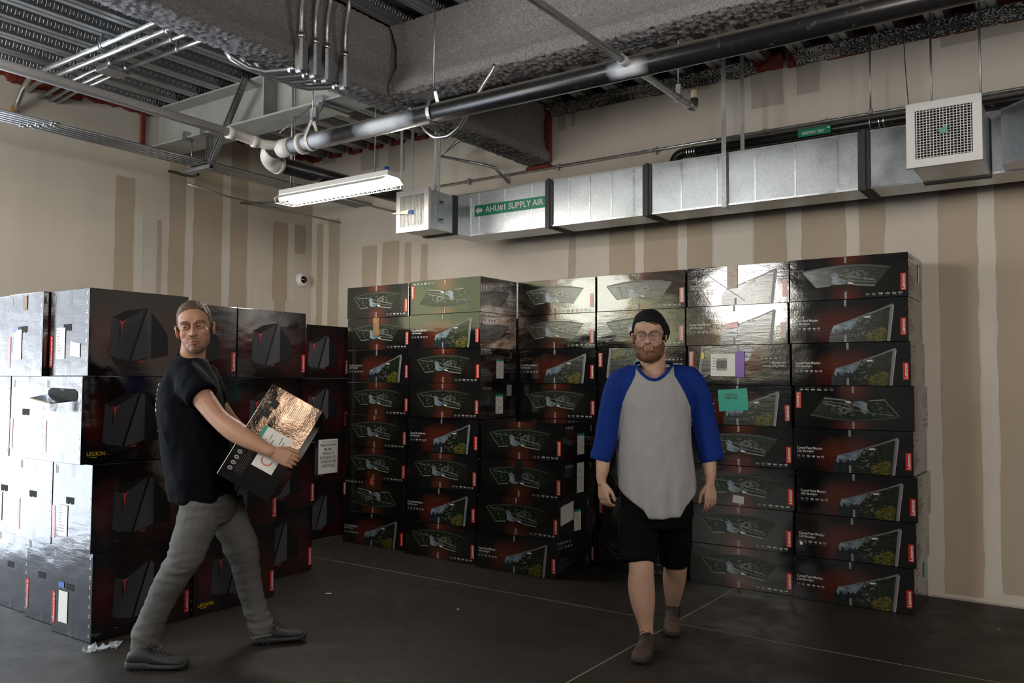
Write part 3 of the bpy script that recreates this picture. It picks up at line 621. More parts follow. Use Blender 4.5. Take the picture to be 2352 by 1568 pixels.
# trapeze with conduit bundle near the left wall
t = empty('strut_trapeze', (-6.3, 4.36, 3.25), label='galvanised strut trapeze hung from the bare steel beam, carrying conduits', cat='pipe support')
def channel(mb, a, b, w_, h, mat, up=(0, 0, 1)):
    a = Vector(a); b = Vector(b); d = (b-a).normalized(); u = Vector(up); u = (u-d*u.dot(d)).normalized(); s_ = d.cross(u)
    for (u0, u1, s0, s1) in ((-h/2, -h/2+.003, -w_/2, w_/2), (-h/2, h/2, -w_/2, -w_/2+.003), (-h/2, h/2, w_/2-.003, w_/2), (h/2-.003, h/2, -w_/2, -w_/2+.012), (h/2-.003, h/2, w_/2-.012, w_/2)):
        vs = [p+u*uu+s_*ss for p in (a, b) for uu, ss in ((u0, s0), (u1, s0), (u1, s1), (u0, s1))]
        mb.add(vs, [(0, 1, 2, 3), (7, 6, 5, 4), (0, 4, 5, 1), (1, 5, 6, 2), (2, 6, 7, 3), (3, 7, 4, 0)], mat)
mb = MB(); channel(mb, (-6.52, 4.34, 3.245), (-6.17, 4.34, 3.245), .041, .041, 'galvanised_duct'); rel(t, mb, 'cross_channel')
mb = MB(); channel(mb, (-6.21, 4.34, 3.28), (-6.21, 4.34, 3.52), .041, .041, 'galvanised_duct', (0, -1, 0)); rel(t, mb, 'upright_channel')
mb = MB(); channel(mb, (-6.13, 4.30, 3.25), (-5.60, 4.24, DZ-.01), .041, .041, 'galvanised_strut', (0, -1, 0)); rel(t, mb, 'diagonal_brace')
mb = MB(); mb.tube([(-6.46, 4.34, 3.25), (-6.46, 4.34, 3.55)], .005, 'galvanised_pipe', 8); rel(t, mb, 'threaded_rod')
for x in (-6.46, -6.21): mb = MB(); mb.box(x-.02, x+.02, 4.26, 4.32, 3.505, 3.575, 'galvanised_duct'); rel(t, mb, 'beam_clip')
for k in range(5):
    x = -6.42+.052*k; z = 3.285
    tag(MB().tube([(x, 1.6, z), (x, 4.3, z), (x, WY, z-.02)], .0135, 'galvanised_strut', 10).build('conduit'), 'thin conduit in the bundle along the left wall, %s from the wall' % ('nearest', 'second', 'third', 'fourth', 'fifth')[k], 'conduit', 'conduit bundle along the left wall')
t = empty('conduit_coupling_row', (-6.3, 2.95, 3.285), label='row of bright couplings on the conduit bundle at the left', cat='coupling')
for k in range(5):
    mb = MB(); yy = 2.93+.03*k; ringband(mb, (-6.42+.052*k, yy, 3.285), (0, 1, 0), .019, .05, 'galvanised_seam'); ringband(mb, (-6.42+.052*k, yy-.03, 3.285), (0, 1, 0), .022, .014, 'galvanised_seam'); rel(t, mb, 'coupling')
tag(MB().tube([(-6.75, 4.5, 3.20), (-6.70, 4.9, 3.15), (-6.68, 5.6, 3.13), (-6.66, WY, 3.12)], .009, 'galvanised_strut', 8).build('conduit'), 'single thin conduit low on the left wall below the bundle', 'conduit')
tag(MB().tube([on_x(388, 393, WX+.004), on_x(402, 395, -7.0), on_x(420, 402, -6.9), on_x(440, 405, -6.8), on_x(456, 400, -6.7)], .012, 'rubber_black', 10).build('flexible_cable'), 'black flexible cable looped beside the left end of the trapeze', 'cable')
tag(MB().tube([(WX, 5.35, 3.22), (-6.7, 5.6, 3.22), (-6.1, 5.7, 3.22), (-5.7, WY, 3.10)], .010, 'galvanised_strut', 8).build('conduit'), 'thin conduit crossing the room corner above the lamp', 'conduit')
t = empty('wall_penetration', (-5.55, WY, 3.20), label='ochre foam ring where a conduit enters the back wall near the lamp', cat='sealant ring')
MB().ell((0, -.01, 0), (.06, .02, .06), 'ochre_sealant').build('foam_ring', t)
t = empty('wall_penetration', (WX, 3.16, 3.55), label='ochre foam ring round the bent conduit in the left wall', cat='sealant ring')
MB().ell((.01, 0, 0), (.02, .045, .07), 'ochre_sealant').build('foam_ring', t)
# curved conduits near the middle
tag(MB().tube([(-4.6, 6.0, DZ-.03), (-4.62, 5.9, 3.66), (-4.85, 5.95, 3.58), (-5.0, 5.98, 3.52), (-4.62, 6.1, 3.42), (-4.50, 6.15, 3.38), (-4.44, WY, 3.26)], .014, 'galvanised_strut', 10).build('flexible_conduit'), 'bent conduit curving down into the back wall above the left register', 'conduit')
p_ = [on_y(965, 278, 4.1), on_y(975, 298, 4.1), on_y(1000, 316, 4.1), on_y(1030, 313, 4.1), on_y(1055, 292, 4.1), on_y(1075, 258, 4.1)]
p_[0:0] = [Vector((p_[0].x-.06, 4.05, p_[0].z+.10))]; p_ += [on_y(1106, 200, 4.12), on_y(1127, 167, 4.14), on_y(1140, 140, 4.16)]
pp = []
for i in range(len(p_)-1):
    for j in range(4): pp.append(p_[i].lerp(p_[i+1], j/4))
pp = [(pp[max(0, i-1)]+pp[i]*2+pp[min(len(pp)-1, i+1)])/4 for i in range(len(pp))]
tag(MB().tube(pp, .012, 'galvanised_pipe', 12).build('flexible_conduit'), 'thin steel conduit hanging in a U below the fat black drain pipe', 'conduit')

# ------------------------------------------------------------------ fluorescent lamp
t = empty('fluorescent_lamp', (-4.71, 4.4, 2.86), label='bright white fluorescent strip lamp hanging near the corner', cat='lamp')
def lx(mb, n): return rel(t, mb, n)
x0, x1, yc = -5.305, -4.125, 4.4
mb = MB(); mb.cbox(x0, x1, yc-.055, yc+.055, 2.888, 2.932, 'white_enamel', .004); mb.add([(x0, yc-.055, 2.890), (x1, yc-.055, 2.890), (x1, yc-.11, 2.850), (x0, yc-.11, 2.850), (x0, yc+.055, 2.890), (x1, yc+.055, 2.890), (x1, yc+.11, 2.850), (x0, yc+.11, 2.850)], [(0, 1, 2, 3), (7, 6, 5, 4)], 'white_enamel'); lx(mb, 'housing')
for dy in (-.05, .05): mb = MB(); mb.tube([(x0+.02, yc+dy, 2.855), (x1-.02, yc+dy, 2.855)], .0165, 'lamp_tube', 12); lx(mb, 'tube')
mb = MB()
for k in range(25):
    x = x0+.01+(x1-x0-.02)*k/24
    mb.tube([(x, yc-.10, 2.865), (x, yc-.09, 2.82), (x, yc+.09, 2.82), (x, yc+.10, 2.865)], .0014, 'white_enamel', 5)
for dy, z in ((-.10, 2.865), (-.09, 2.82), (-.03, 2.82), (.03, 2.82), (.09, 2.82), (.10, 2.865)): mb.tube([(x0, yc+dy, z), (x1, yc+dy, z)], .0016, 'white_enamel', 5)
lx(mb, 'wire_guard')
for x in (x0+.12, x1-.18): mb = MB(); mb.tube([(x, yc, 2.93), (x, yc, DZ)], .0035, 'galvanised_strut', 6); lx(mb, 'hanging_chain')
mb = MB(); mb.tube([(x0+.09, yc, 2.93), (x0+.085, yc, 3.4), (x0+.09, yc, DZ)], .009, 'galvanised_pipe', 8); lx(mb, 'supply_conduit')

# ------------------------------------------------------------------ supply duct
DY0, DY1, DB, DT = 5.69, 6.01, 2.677, 3.045
t = empty('supply_duct', (-2.5, 5.85, DB), label='long rectangular galvanised supply air duct along the back wall', cat='duct')
secs = [-4.60, on_y(1262, 420, DY0).x, on_y(1487, 390, DY0).x, on_y(1984, 310, DY0).x, .35, 1.6]
secs[1] = on_y(1262, 460, DY0).x
for i, (a, b) in enumerate(zip(secs[:-1], secs[1:])):
    mb = MB(); mb.cbox(a+.001, b-.001, DY0, DY1, DB, DT, 'galvanised_duct', .004)
    if i < 4:
        n = {0: 3, 1: 4, 2: 5, 3: 4}[i]
        for k in range(1, n+1):
            x = a+(b-a)*k/(n+.6)
            mb.box(x-.006, x+.004, DY0-.004, DY0, DB+.004, DT-.004, 'galvanised_seam')
        mb.box(a, b, DY0-.006, DY0, DB-.004, DB+.008, 'galvanised_seam'); mb.box(a, b, DY0-.006, DY0, DT-.006, DT+.006, 'galvanised_strut')
    rel(t, mb, 'duct_section')
for x in secs[1:4]:
    mb = MB(); mb.cbox(x-.038, x+.038, DY0-.010, DY1+.01, DB-.008, DT+.012, 'mastic_grey', .004); mb.cbox(x-.012, x+.012, DY0-.022, DY1+.014, DB-.016, DT+.018, 'mastic_grey', .003); rel(t, mb, 'sealed_joint')
def register(x0, x1, y0, z0, z1, y1, grid, label, side):
    t = empty('air_register', ((x0+x1)/2, y0, z0), label=label, cat='air vent')
    mb = MB(); mb.box(x0+.012, x1-.012, y0+.036, y1, z0+.02, z1-.012, 'galvanised_duct'); rel(t, mb, 'duct_boot')
    mb = MB(); mb.cbox(x0+.006, x1-.006, y1-.07, y1, z0+.012, z1-.004, 'mastic_grey', .003); rel(t, mb, 'sealed_joint')
    mb = MB(); f = .045
    for (a, b, c, d) in ((x0, x1, z0, z0+f), (x0, x1, z1-f, z1), (x0, x0+f, z0+f, z1-f), (x1-f, x1, z0+f, z1-f)): mb.box(a, b, y0, y0+.012, c, d, 'white_enamel')
    for (a, b, c, d) in ((x0, x1, z0, z0+.004), (x0, x1, z1-.004, z1), (x0, x0+.004, z0, z1), (x1-.004, x1, z0, z1)): mb.box(a+.0003, b-.0003, y0+.0125, y0+.03, c+.0003, d-.0003, 'white_enamel')
    rel(t, mb, 'frame')
    mb = MB(); nv = 17
    for k in range(nv):
        x = x0+f+(x1-x0-2*f)*(k+.5)/nv; mb.box(x-.0016, x+.0016, y0+.004, y0+.013, z0+f, z1-f, 'white_enamel')
    if grid:
        for k in range(18):
            z = z0+f+(z1-z0-2*f)*(k+.5)/18; mb.box(x0+f, x1-f, y0+.008, y0+.016, z-.0016, z+.0016, 'white_enamel')
    else:
        for k in range(12):
            z = z0+f+(z1-z0-2*f)*(k+.5)/12; mb.box(x0+f, x1-f, y0+.016, y0+.03, z-.004, z+.004, 'white_enamel')
    rel(t, mb, 'grille')
    mb = MB(); mb.box(x0+f, x1-f, y0+.0305, y0+.032, z0+f, z1-f, 'dark_void' if grid else 'cream_plastic'); rel(t, mb, 'damper')
    for k in (.3, .72):
        mb = MB(); mb.box(side-.004 if side < (x0+x1)/2 else side, side if side < (x0+x1)/2 else side+.004, y0+.13, y0+.20, z0+(z1-z0)*k-.02, z0+(z1-z0)*k+.02, 'galvanised_strut'); mb.tube([(side, y0+.16, z0+(z1-z0)*k), (side+(.03 if side > (x0+x1)/2 else -.03), y0+.16, z0+(z1-z0)*k)], .006, 'rubber_black', 6); rel(t, mb, 'damper_lever')
    return t
t1 = register(-4.74, -4.39, 5.10, 2.64, 2.985, DY0-.20, False, 'white louvred air register at the left end of the duct', -4.402)
mb = MB(); mb.box(-4.725, -4.405, DY0-.20, DY0-.001, 2.662, 2.985, 'galvanised_duct'); mb.box(-4.41, -4.40, DY0-.02, DY0-.002, 2.66, 3.0, 'galvanised_seam'); rel(t1, mb, 'transition_piece')
mb = MB(); mb.tube([(-4.56, 5.10, 2.80), (-4.57, 5.08, 2.80)], .018, 'blue_plastic', 8); mb.add([(-4.60, 5.085, 2.80), (-4.78, 5.07, 2.803), (-4.60, 5.085, 2.785), (-4.585, 5.085, 2.82)], [(0, 1, 2), (0, 3, 1)], 'cream_plastic'); rel(t1, mb, 'ribbon')
t2 = register(-.862, -.487, 5.10, 2.632, 2.995, DY0-.02, True, 'white egg-crate air register on the duct at the right', -.862+.012)
mb = MB(); mb.add([(-.70, 5.088, 2.82), (-.66, 5.086, 2.845), (-.645, 5.088, 2.80), (-.69, 5.088, 2.805)], [(0, 1, 2, 3)], 'teal_paint'); rel(t2, mb, 'ribbon')
# second duct section, nearer, at the far right edge
t = empty('duct_transition', (-.2, 5.5, 2.66), label='galvanised duct transition box at the right edge beside the egg-crate register', cat='duct')
mb = MB(); xa, xb_, xc = -.43, -.21, .5
mb.rings([[(xa, DY0-.002, 2.68), (xa, DY0-.002, 3.0), (xa, 5.50, 3.0), (xa, 5.50, 2.68)], [(xb_, DY0-.002, 2.68), (xb_, DY0-.002, 3.03), (xb_, 5.36, 3.03), (xb_, 5.36, 2.68)], [(xc, DY0-.002, 2.68), (xc, DY0-.002, 3.03), (xc, 5.36, 3.03), (xc, 5.36, 2.68)]], 'galvanised_duct', smooth=False); rel(t, mb, 'casing')
mb = MB(); mb.box(xa+.03, xa+.04, 5.482, 5.50, 2.69, 2.99, 'galvanised_seam'); mb.box(xb_-.004, xb_+.004, 5.352, 5.36, 2.68, 3.03, 'galvanised_strut'); rel(t, mb, 'standing_seam')
# green pipe marker signs
def sign(o, ex, wd, h, txt, mat, name, label, arrow):
    t = empty(name, o, label=label, cat='sign'); ex = Vector(ex); ey = Vector((0, 0, 1)); n = ex.cross(ey)*.0015
    mb = MB(); mb.poly([n*0-n, ex*wd-n, ex*wd+ey*h-n, ey*h-n], mat); mb.build('sticker', t)
    mb = MB(); o2 = n*.0+n*.6
    if arrow == 'L':
        a = h; mb.text(txt, ex*(a*1.25)+ey*h*.2+n, ex, ey, wd-a*1.45, h*.6, 'sign_white', .012)
        mb.build('lettering', t); mb = MB(); P = [(.12, .5), (.5, .85), (.5, .66), (.9, .66), (.9, .34), (.5, .34), (.5, .15)]
        mb.poly([ex*(u*a)+ey*(v*h)+n for u, v in reversed(P)], 'sign_white')
    else:
        mb.text(txt, ex*(h*.5)+ey*h*.22+n, ex, ey, wd*.70, h*.42, 'sign_white', .012)
        mb.build('lettering', t); mb = MB(); P = [(.98, .75), (.94, .92), (.94, .82), (.90, .82), (.90, .68), (.94, .68), (.94, .58)]
        mb.poly([ex*(u*wd)+ey*(v*h)+n for u, v in reversed(P)], 'sign_white')
    mb.build('arrow', t); return t
a = on_y(1089, 497, DY0-.012); b = on_y(1252, 480, DY0-.012)
sign((a.x, DY0-.0075, on_y(1089, 498, DY0).z), (1, 0, 0), b.x-a.x, .094, 'AHU#1 SUPPLY AIR', 'sign_green', 'duct_sign', 'green sticker reading AHU#1 SUPPLY AIR on the duct', 'L')
# sanitary vent pipe, wall conduit and their hangers
VY, VZ = 6.12, 3.225
t = empty('vent_pipe', (-2.7, VY, VZ), label='black sanitary vent pipe above the duct with an elbow at its left end', cat='pipe')
mb = MB(); mb.tube([(-2.62, VY, VZ), (1.6, VY, VZ)], .038, 'black_iron_pipe', 20); rel(t, mb, 'pipe')
mb = MB(); mb.tube([(-2.60, VY, VZ)]+arc((-2.64, VY, VZ-.08), .08, pi/2, pi, (1, 0, 0), (0, 0, 1), 6)+[(-2.72, VY, DT-.01)], .040, 'black_iron_pipe', 18); rel(t, mb, 'elbow')
for k, x in enumerate((-2.60, -2.58, -2.56, -2.54, -1.20, -1.17)): mb = MB(); ringband(mb, (x, VY, VZ), (1, 0, 0), .0425, .009, 'galvanised_seam'); rel(t, mb, 'band_clamp')
a = on_y(1833, 305, VY-.04); b = on_y(1908, 290, VY-.04)
sign((a.x, VY-.042, VZ-.035), (1, 0, 0), b.x-a.x, .055, 'SANITARY VENT', 'sign_green', 'pipe_sign', 'small green sticker reading SANITARY VENT on the black vent pipe', 'R')
t = empty('wall_conduit', (-3.2, 6.26, 3.33), label='long thin bright conduit on the back wall above the duct', cat='conduit')
mb = MB(); mb.tube([(-5.3, 6.27, 3.33), (1.6, 6.27, 3.34)], .0115, 'galvanised_seam', 10); rel(t, mb, 'tube')
for x in (-4.9, -3.9, -2.95, -2.05, -1.6, -.9): mb = MB(); ringband(mb, (x, 6.27, 3.332), (1, 0, 0), .015, .03, 'galvanised_strut'); mb.box(x-.008, x+.008, 6.27, 6.30, 3.30, 3.36, 'galvanised_strut'); rel(t, mb, 'conduit_strap')
tag(MB().tube([(-2.4, 6.19, 3.31), (1.6, 6.19, 3.315)], .010, 'galvanised_strut', 8).build('conduit'), 'second thin conduit just above the black vent pipe', 'conduit')
for (px_, yy, w_, nm) in ((1662, DY0-.028, .034, 'spattered galvanised strap hanging in front of the duct, middle of the wall'), (1705, DY1+.02, .03, 'galvanised strap hanging behind the duct beside the spattered one')):
    p = on_y(px_, 300, yy); t = empty('duct_strap', (p.x, yy, 2.68), label=nm, cat='hanger strap')
    mb = MB(); mb.box(p.x-w_/2, p.x+w_/2, yy, yy+.003, 2.66 if yy < 5.8 else 3.0, DZ, 'galvanised_strut'); rel(t, mb, 'strap')
    if yy < 5.8: mb = MB(); mb.box(p.x-w_/2, p.x+w_/2, yy, DY0+.05, 2.658, 2.661, 'galvanised_strut'); mb.tube([(p.x, yy-.004, 2.75), (p.x, yy, 2.75)], .007, 'galvanised_pipe', 8); rel(t, mb, 'bolt_tab')
for k, (px_, yy) in enumerate(((922, 5.45), (947, 5.62), (1000, 5.2), (1008, 5.62))):
    p = on_y(px_, 380, yy)
    tag(MB().box(p.x-.014, p.x+.014, yy, yy+.003, 2.98 if k != 2 else 2.66, DZ, 'galvanised_strut').build('duct_strap'), 'thin galvanised strap at the left end of the duct, %s' % ('leftmost of four', 'second from the left', 'third from the left', 'rightmost of four')[k], 'hanger strap', 'straps at the left duct end')
for k, (px_, yy, zz) in enumerate(((1998, 6.12, VZ+.06), (2138, 5.9, DT), (2251, 5.6, 2.95))):
    p = on_y(px_, 150, yy); t = empty('hanger_rod', (p.x, yy, zz), label='threaded steel hanger rod %s' % ('holding the black vent pipe', 'behind the egg-crate register', 'at the right side of the egg-crate register')[k], cat='rod')
    mb = MB(); mb.tube([(p.x, yy, zz), (p.x, yy, DZ)], .0065, 'galvanised_strut', 8); rel(t, mb, 'rod')
    mb = MB(); mb.cbox(p.x-.013, p.x+.013, yy-.013, yy+.013, zz, zz+.04, 'galvanised_strut', .003)
    if k == 0: mb.tube([(p.x, yy+.042*cos(a), VZ+.042*sin(a)) for a in [2*pi*i/16 for i in range(17)]], .005, 'galvanised_strut', 6)
    rel(t, mb, 'clamp')
p0 = on_y(2073, 40, 6.0); p1 = on_y(2079, 150, 6.0); p2 = on_y(2087, 245, 6.0)
tag(MB().tube([(p0.x-.01, 6.0, DZ), p0, p1, p2, (p2.x, 6.0, DT)], .003, 'rubber_black', 6).build('wire'), 'thin dark wire hanging left of the egg-crate register', 'wire')

# dome camera
cpos = on_x(692, 643, WX)
t = empty('security_camera', cpos, label='white dome security camera on the left wall near the corner', cat='camera')
MB().ell((.012, 0, 0), (.055, .078, .078), 'white_plastic', 28, 16).build('housing', t)
mb = MB(); c = Vector((.052, -.01, .0)); mb.ell(c, (.032, .042, .042), 'gloss_black', 24, 14); mb.build('lens_dome', t)
for dy, dz in ((-.02, .055), (-.03, -.055), (-.055, 0)): MB().ell((.045, dy, dz), (.006, .004, .004), 'rubber_black', 8, 6).build('screw', t)

# ------------------------------------------------------------------ monitor cartons
ML, MD, MH = .735, .50, .2815
ICON = [(0.0, .9), (.17, .95), (.36, .9), (.54, .85), (.72, .8), (.88, .8)]
def rect_lines(mb, P, u0, u1, v0, n, dv, h, mat, rr, ex, short=.5):
    for i in range(n):
        v = v0-i*dv; b = u0+(u1-u0)*rr.uniform(short, 1)
        mb.poly([P(u0, v), P(b, v), P(b, v+h), P(u0, v+h)], mat)
def monitor_mesh(kind, flip, side):
    """kind A: front view print, B: corner view print; returns (body, panel) mesh data"""
    def P(u, v, o=.0008):
        if flip: u, v = 1-u, 1-v
        return Vector((-ML/2+u*ML, -MD/2-o, v*MH))
    e = Vector((-1, 0, 0)) if flip else Vector((1, 0, 0)); k = Vector((0, 0, -1)) if flip else Vector((0, 0, 1))
    def pg(pts, mat, o=.0008):
        pts = [(u, min(.985, max(.012, v))) for u, v in pts]; A_ = sum(a[0]*b[1]-b[0]*a[1] for a, b in zip(pts, pts[1:]+pts[:1]))
        mb.poly([P(u, v, o) for u, v in (pts if A_ > 0 else reversed(pts))], mat)
    mb = MB(); cm = 'card_front_view' if kind == 'A' else 'card_corner_view'
    mb.cbox(-ML/2, ML/2, -MD/2, MD/2, .001, MH-.001, 'card_black', .0016, face_mats=('card_black', 'card_black', cm, None, None, None))
    rr = random.Random(5)
    if kind == 'A':
        pg([(.118, .673), (.20, .70), (.315, .735), (.45, .755), (.553, .76), (.70, .735), (.853, .674), (.734, .283), (.65, .315), (.551, .335), (.4, .344), (.30, .33), (.235, .309)], 'print_foliage', .0005)
        pg([(.36, .58), (.39, .64), (.42, .60), (.43, .52), (.46, .47), (.50, .43), (.485, .36), (.44, .345), (.40, .36), (.37, .40), (.38, .48)], 'print_sky', .0008)
        for i in range(22):                       # leaves and twigs catching light
            u = rr.uniform(.20, .78); v = rr.uniform(.38, .66); a = rr.uniform(-2, 2); l = rr.uniform(.006, .022)
            pg([(u, v), (u+l, v+l*a), (u+l*.8, v+l*a+.014), (u+l*.1, v+.02)], 'print_sky' if i % 3 == 0 else 'print_rider', .0009+.00004*i)
        for i in range(16):                       # bright broken shards: rider, branches
            u = rr.uniform(.46, .72); v = rr.uniform(.36, .66)-.2*(u-.5); a = rr.uniform(-.5, .9); l = rr.uniform(.02, .07); w_ = rr.uniform(.006, .02)
            pg([(u, v), (u+l, v-l*a), (u+l*.8, v-l*a+w_*2), (u+l*.2, v+w_*2.4)], 'print_rider', .0018+.00006*i)
        pg([(.50, .56), (.56, .655), (.60, .60), (.63, .53), (.56, .47)], 'print_rider', .00285); pg([(.54, .55), (.57, .61), (.585, .54)], 'print_black', .0031)
        pg([(.50, .40), (.55, .375), (.56, .35), (.52, .345)], 'print_white', .0028)
        for (a, b, c, d, w_) in ((.118, .673, .235, .309, .008), (.235, .309, .36, .335, .012), (.38, .60, .75, .40, .007), (.40, .47, .74, .36, .006), (.16, .66, .40, .60, .006), (.55, .335, .734, .283, .014), (.25, .70, .30, .36, .004)):
            n = Vector((-(d-b)*MH/ML, (c-a)*ML/MH)).normalized(); nx, ny = n.x*w_*.3, n.y*w_
            pg([(a-nx, b-ny), (c-nx, d-ny), (c+nx, d+ny), (a+nx, b+ny)], 'print_line', .0030)
        pg([(.118, .673), (.20, .70), (.315, .735), (.45, .755), (.553, .76), (.70, .735), (.853, .674), (.86, .70), (.70, .775), (.553, .80), (.45, .80), (.315, .775), (.20, .735), (.115, .70)], 'print_bezel_dark', .0012)
        i0, j0, sc = .655, .075, .30
    else:
        pg([(.386, .384), (.356, .236), (.35, .012), (.826, .008), (.861, .799), (.75, .69), (.639, .584), (.50, .47)], 'print_foliage', .0005)
        pg([(.386, .384), (.50, .47), (.60, .55), (.57, .40), (.53, .30), (.40, .22), (.362, .24)], 'print_sky', .0008)
        pg([(.35, .012), (.352, .16), (.37, .29), (.39, .20), (.405, .32), (.425, .24), (.45, .25), (.475, .33), (.495, .27), (.51, .34), (.54, .22), (.55, .012)], 'print_treeline', .0011)
        for (a, b) in ((.70, .12), (.75, .17), (.78, .10), (.73, .06), (.79, .22)):
            pg([(a+.045*cos(t), b+.11*sin(t)*(1+.2*cos(3*t))) for t in [2*pi*q/10 for q in range(10)]], 'print_bush', .0016+.0011*a*1.3)
        for i in range(26):
            v = rr.uniform(.10, .60); u = .60+rr.uniform(-.045, .06)+.12*(v-.3); a = rr.uniform(-1.5, 1.5); l = rr.uniform(.015, .04); w_ = rr.uniform(.01, .035)
            pg([(u, v), (u+l, v+l*a), (u+l*.7, v+l*a+w_*1.5), (u+l*.2, v+w_*1.8)], 'print_rider', .0014+.00005*i)
        pg([(.64, .58), (.69, .60), (.70, .57), (.66, .55)], 'print_white', .0028)
        pg([(.386, .402), (.50, .49), (.639, .622), (.76, .73), (.879, .859), (.861, .80), (.75, .69), (.639, .588), (.50, .47), (.386, .388)], 'print_bezel', .0014)
        pg([(.879, .859), (.891, .808), (.854, .008), (.828, .008), (.861, .80)], 'print_bezel', .0018); pg([(.885, .83), (.891, .808), (.854, .008), (.847, .008)], 'print_grey', .0022)
        mb.text('Curved Panel Monitor', P(.033, .505, .001), e, k, .225*ML, .062*MH, 'print_white', .004)
        mb.text('LED Backlight', P(.033, .425, .001), e, k, .148*ML, .058*MH, 'print_white', .004, .25)
        pg([(.033, .405), (.17, .405), (.17, .410), (.033, .410)], 'print_dim', .001)
        i0, j0, sc = .033, .325, .24
    for i, tx in enumerate(('27in', '3D', 'FHD', '144', '4ms', '<>')):
        u = i0+sc*ICON[i][0]; wd = sc*.11
        mb.text(tx, P(u, j0, .001), e, k, wd*ML, .042*MH, 'print_white' if i > 1 else 'print_grey', .02)
        pg([(u, j0-.028), (u+wd, j0-.028), (u+wd, j0-.018), (u, j0-.018)], 'print_dim', .001)
    # side face (+x): small print
    def Q(y, v, o=.0008):
        if flip: y, v = 1-y, 1-v
        return Vector((ML/2+o, -MD/2+y*MD, v*MH))
    ey = Vector((0, -1, 0)) if flip else Vector((0, 1, 0))
    def qg(a, b, c, d, mat, o=.0008): mb.poly([Q(a, c, o), Q(b, c, o), Q(b, d, o), Q(a, d, o)] if not flip else [Q(a, c, o), Q(b, c, o), Q(b, d, o), Q(a, d, o)], mat)
    if side == 1:
        for i in range(4):
            y = .11+i*.058; mb.poly([Q(y+.02*cos(t), .86+.045*sin(t)) for t in [2*pi*q/10 for q in range(10)]], 'print_grey'); qg(y-.006, y+.006, .84, .88, 'print_black', .0011)
        qg(.12, .34, .795, .80, 'print_dim')
        for i in range(5): qg(.10, .10+rr.uniform(.12, .32), .76-i*.03, .766-i*.03, 'print_dim')
        for i in range(18): qg(.80, .80+rr.uniform(.10, .17), .60-i*.03, .607-i*.03, 'print_dim')
        qg(.815, .84, .74, .90, 'print_grey')
    else:
        for i in range(6): y = .04+i*.062; mb.poly([Q(y+.018*cos(t), .90+.035*sin(t)) for t in [2*pi*q/8 for q in range(8)]], 'print_grey'); 
        mb.text('CE FC', Q(.03, .75, .001), ey, k, .14*MD, .055*MH, 'print_grey', .01)
        for i in range(3): y = .25+i*.075; mb.poly([Q(y+.02*cos(t), .78+.035*sin(t)) for t in [2*pi*q/8 for q in range(8)]], 'print_grey')
        qg(.03, .06, .63, .71, 'print_dim')
        for i in range(12): qg(.03, .03+rr.uniform(.14, .42), .50-i*.03, .509-i*.03, 'print_dim')
        for a, b, c, d in ((.80, .96, .12, .125), (.80, .96, .42, .425), (.80, .806, .12, .42), (.955, .96, .12, .42)): qg(a, b, c, d, 'print_dim')
        for i in range(3): qg(.86, .88, .16+i*.08, .21+i*.08, 'print_grey', .001)
    body = mb
    pb = MB()
    def pp(pts, mat, o): pb.poly([P(u, v, o) for u, v in reversed(pts)], mat)
    pp([(.939, .145), (.984, .145), (.984, .53), (.939, .53)], 'print_orange_red' if kind == 'A' else 'print_red', .0016)
    pb.text('Lenovo', P(.976, .175, .0022), k, -e, .325*MH, .028*ML, 'print_white', .02)
    return body, pb
def uvf(flip):
    if flip: return lambda c: (.5-c.x/ML, 1-c.z/MH)
    return lambda c: (c.x/ML+.5, c.z/MH)
protos = {}
def monitor_proto(kind, flip, side):
    k = (kind, flip, side)
    if k in protos: return protos[k], False
    body, pn = monitor_mesh(kind, flip, side)
    o = body.build('monitor_carton', uv=uvf(flip)); pn.build('brand_panel', o, uv=uvf(flip))
    mb = MB()
    x = .49*ML-ML/2; x = -x if flip else x
    for z0, z1 in ((MH-.045, MH-.004), (.004, .05)):
        mb = MB()
        mb.poly([(x-.007, -MD/2-.0030, z0), (x+.007, -MD/2-.0030, z0), (x+.007, -MD/2-.0030, z1), (x-.007, -MD/2-.0030, z1)], 'print_grey')
        for j in range(3): z = z0+(z1-z0)*(j+.5)/3; mb.poly([(x-.004, -MD/2-.0034, z-.003), (x+.004, -MD/2-.0034, z-.003), (x+.004, -MD/2-.0034, z+.003), (x-.004, -MD/2-.0034, z+.003)], 'print_dim')
        mb.build('closure_tab', o)
    protos[k] = o; return o, True
def side_label(parent, y0, v0, n_extra=0):
    mb = MB(); x = ML/2+.0015
    mb.poly([(x, y0, v0*MH), (x, y0+.10, v0*MH), (x, y0+.10, (v0+.55)*MH), (x, y0, (v0+.55)*MH)], 'label_white')
    mb.poly([(x+.0006, y0, (v0+.49)*MH), (x+.0006, y0+.10, (v0+.49)*MH), (x+.0006, y0+.10, (v0+.55)*MH), (x+.0006, y0, (v0+.55)*MH)], 'label_green')
    r = random.Random(1)
    for i in range(7): z = (v0+.05+i*.06)*MH; a = y0+.008+.02*(i % 3); l_ = r.uniform(.015, .045); mb.poly([(x+.0006, a, z), (x+.0006, a+l_, z), (x+.0006, a+l_, z+.003), (x+.0006, a, z+.003)], 'label_ink')
    o = mb.build('shipping_label', parent); o['label'] = 'white shipping label with a green header'; return o
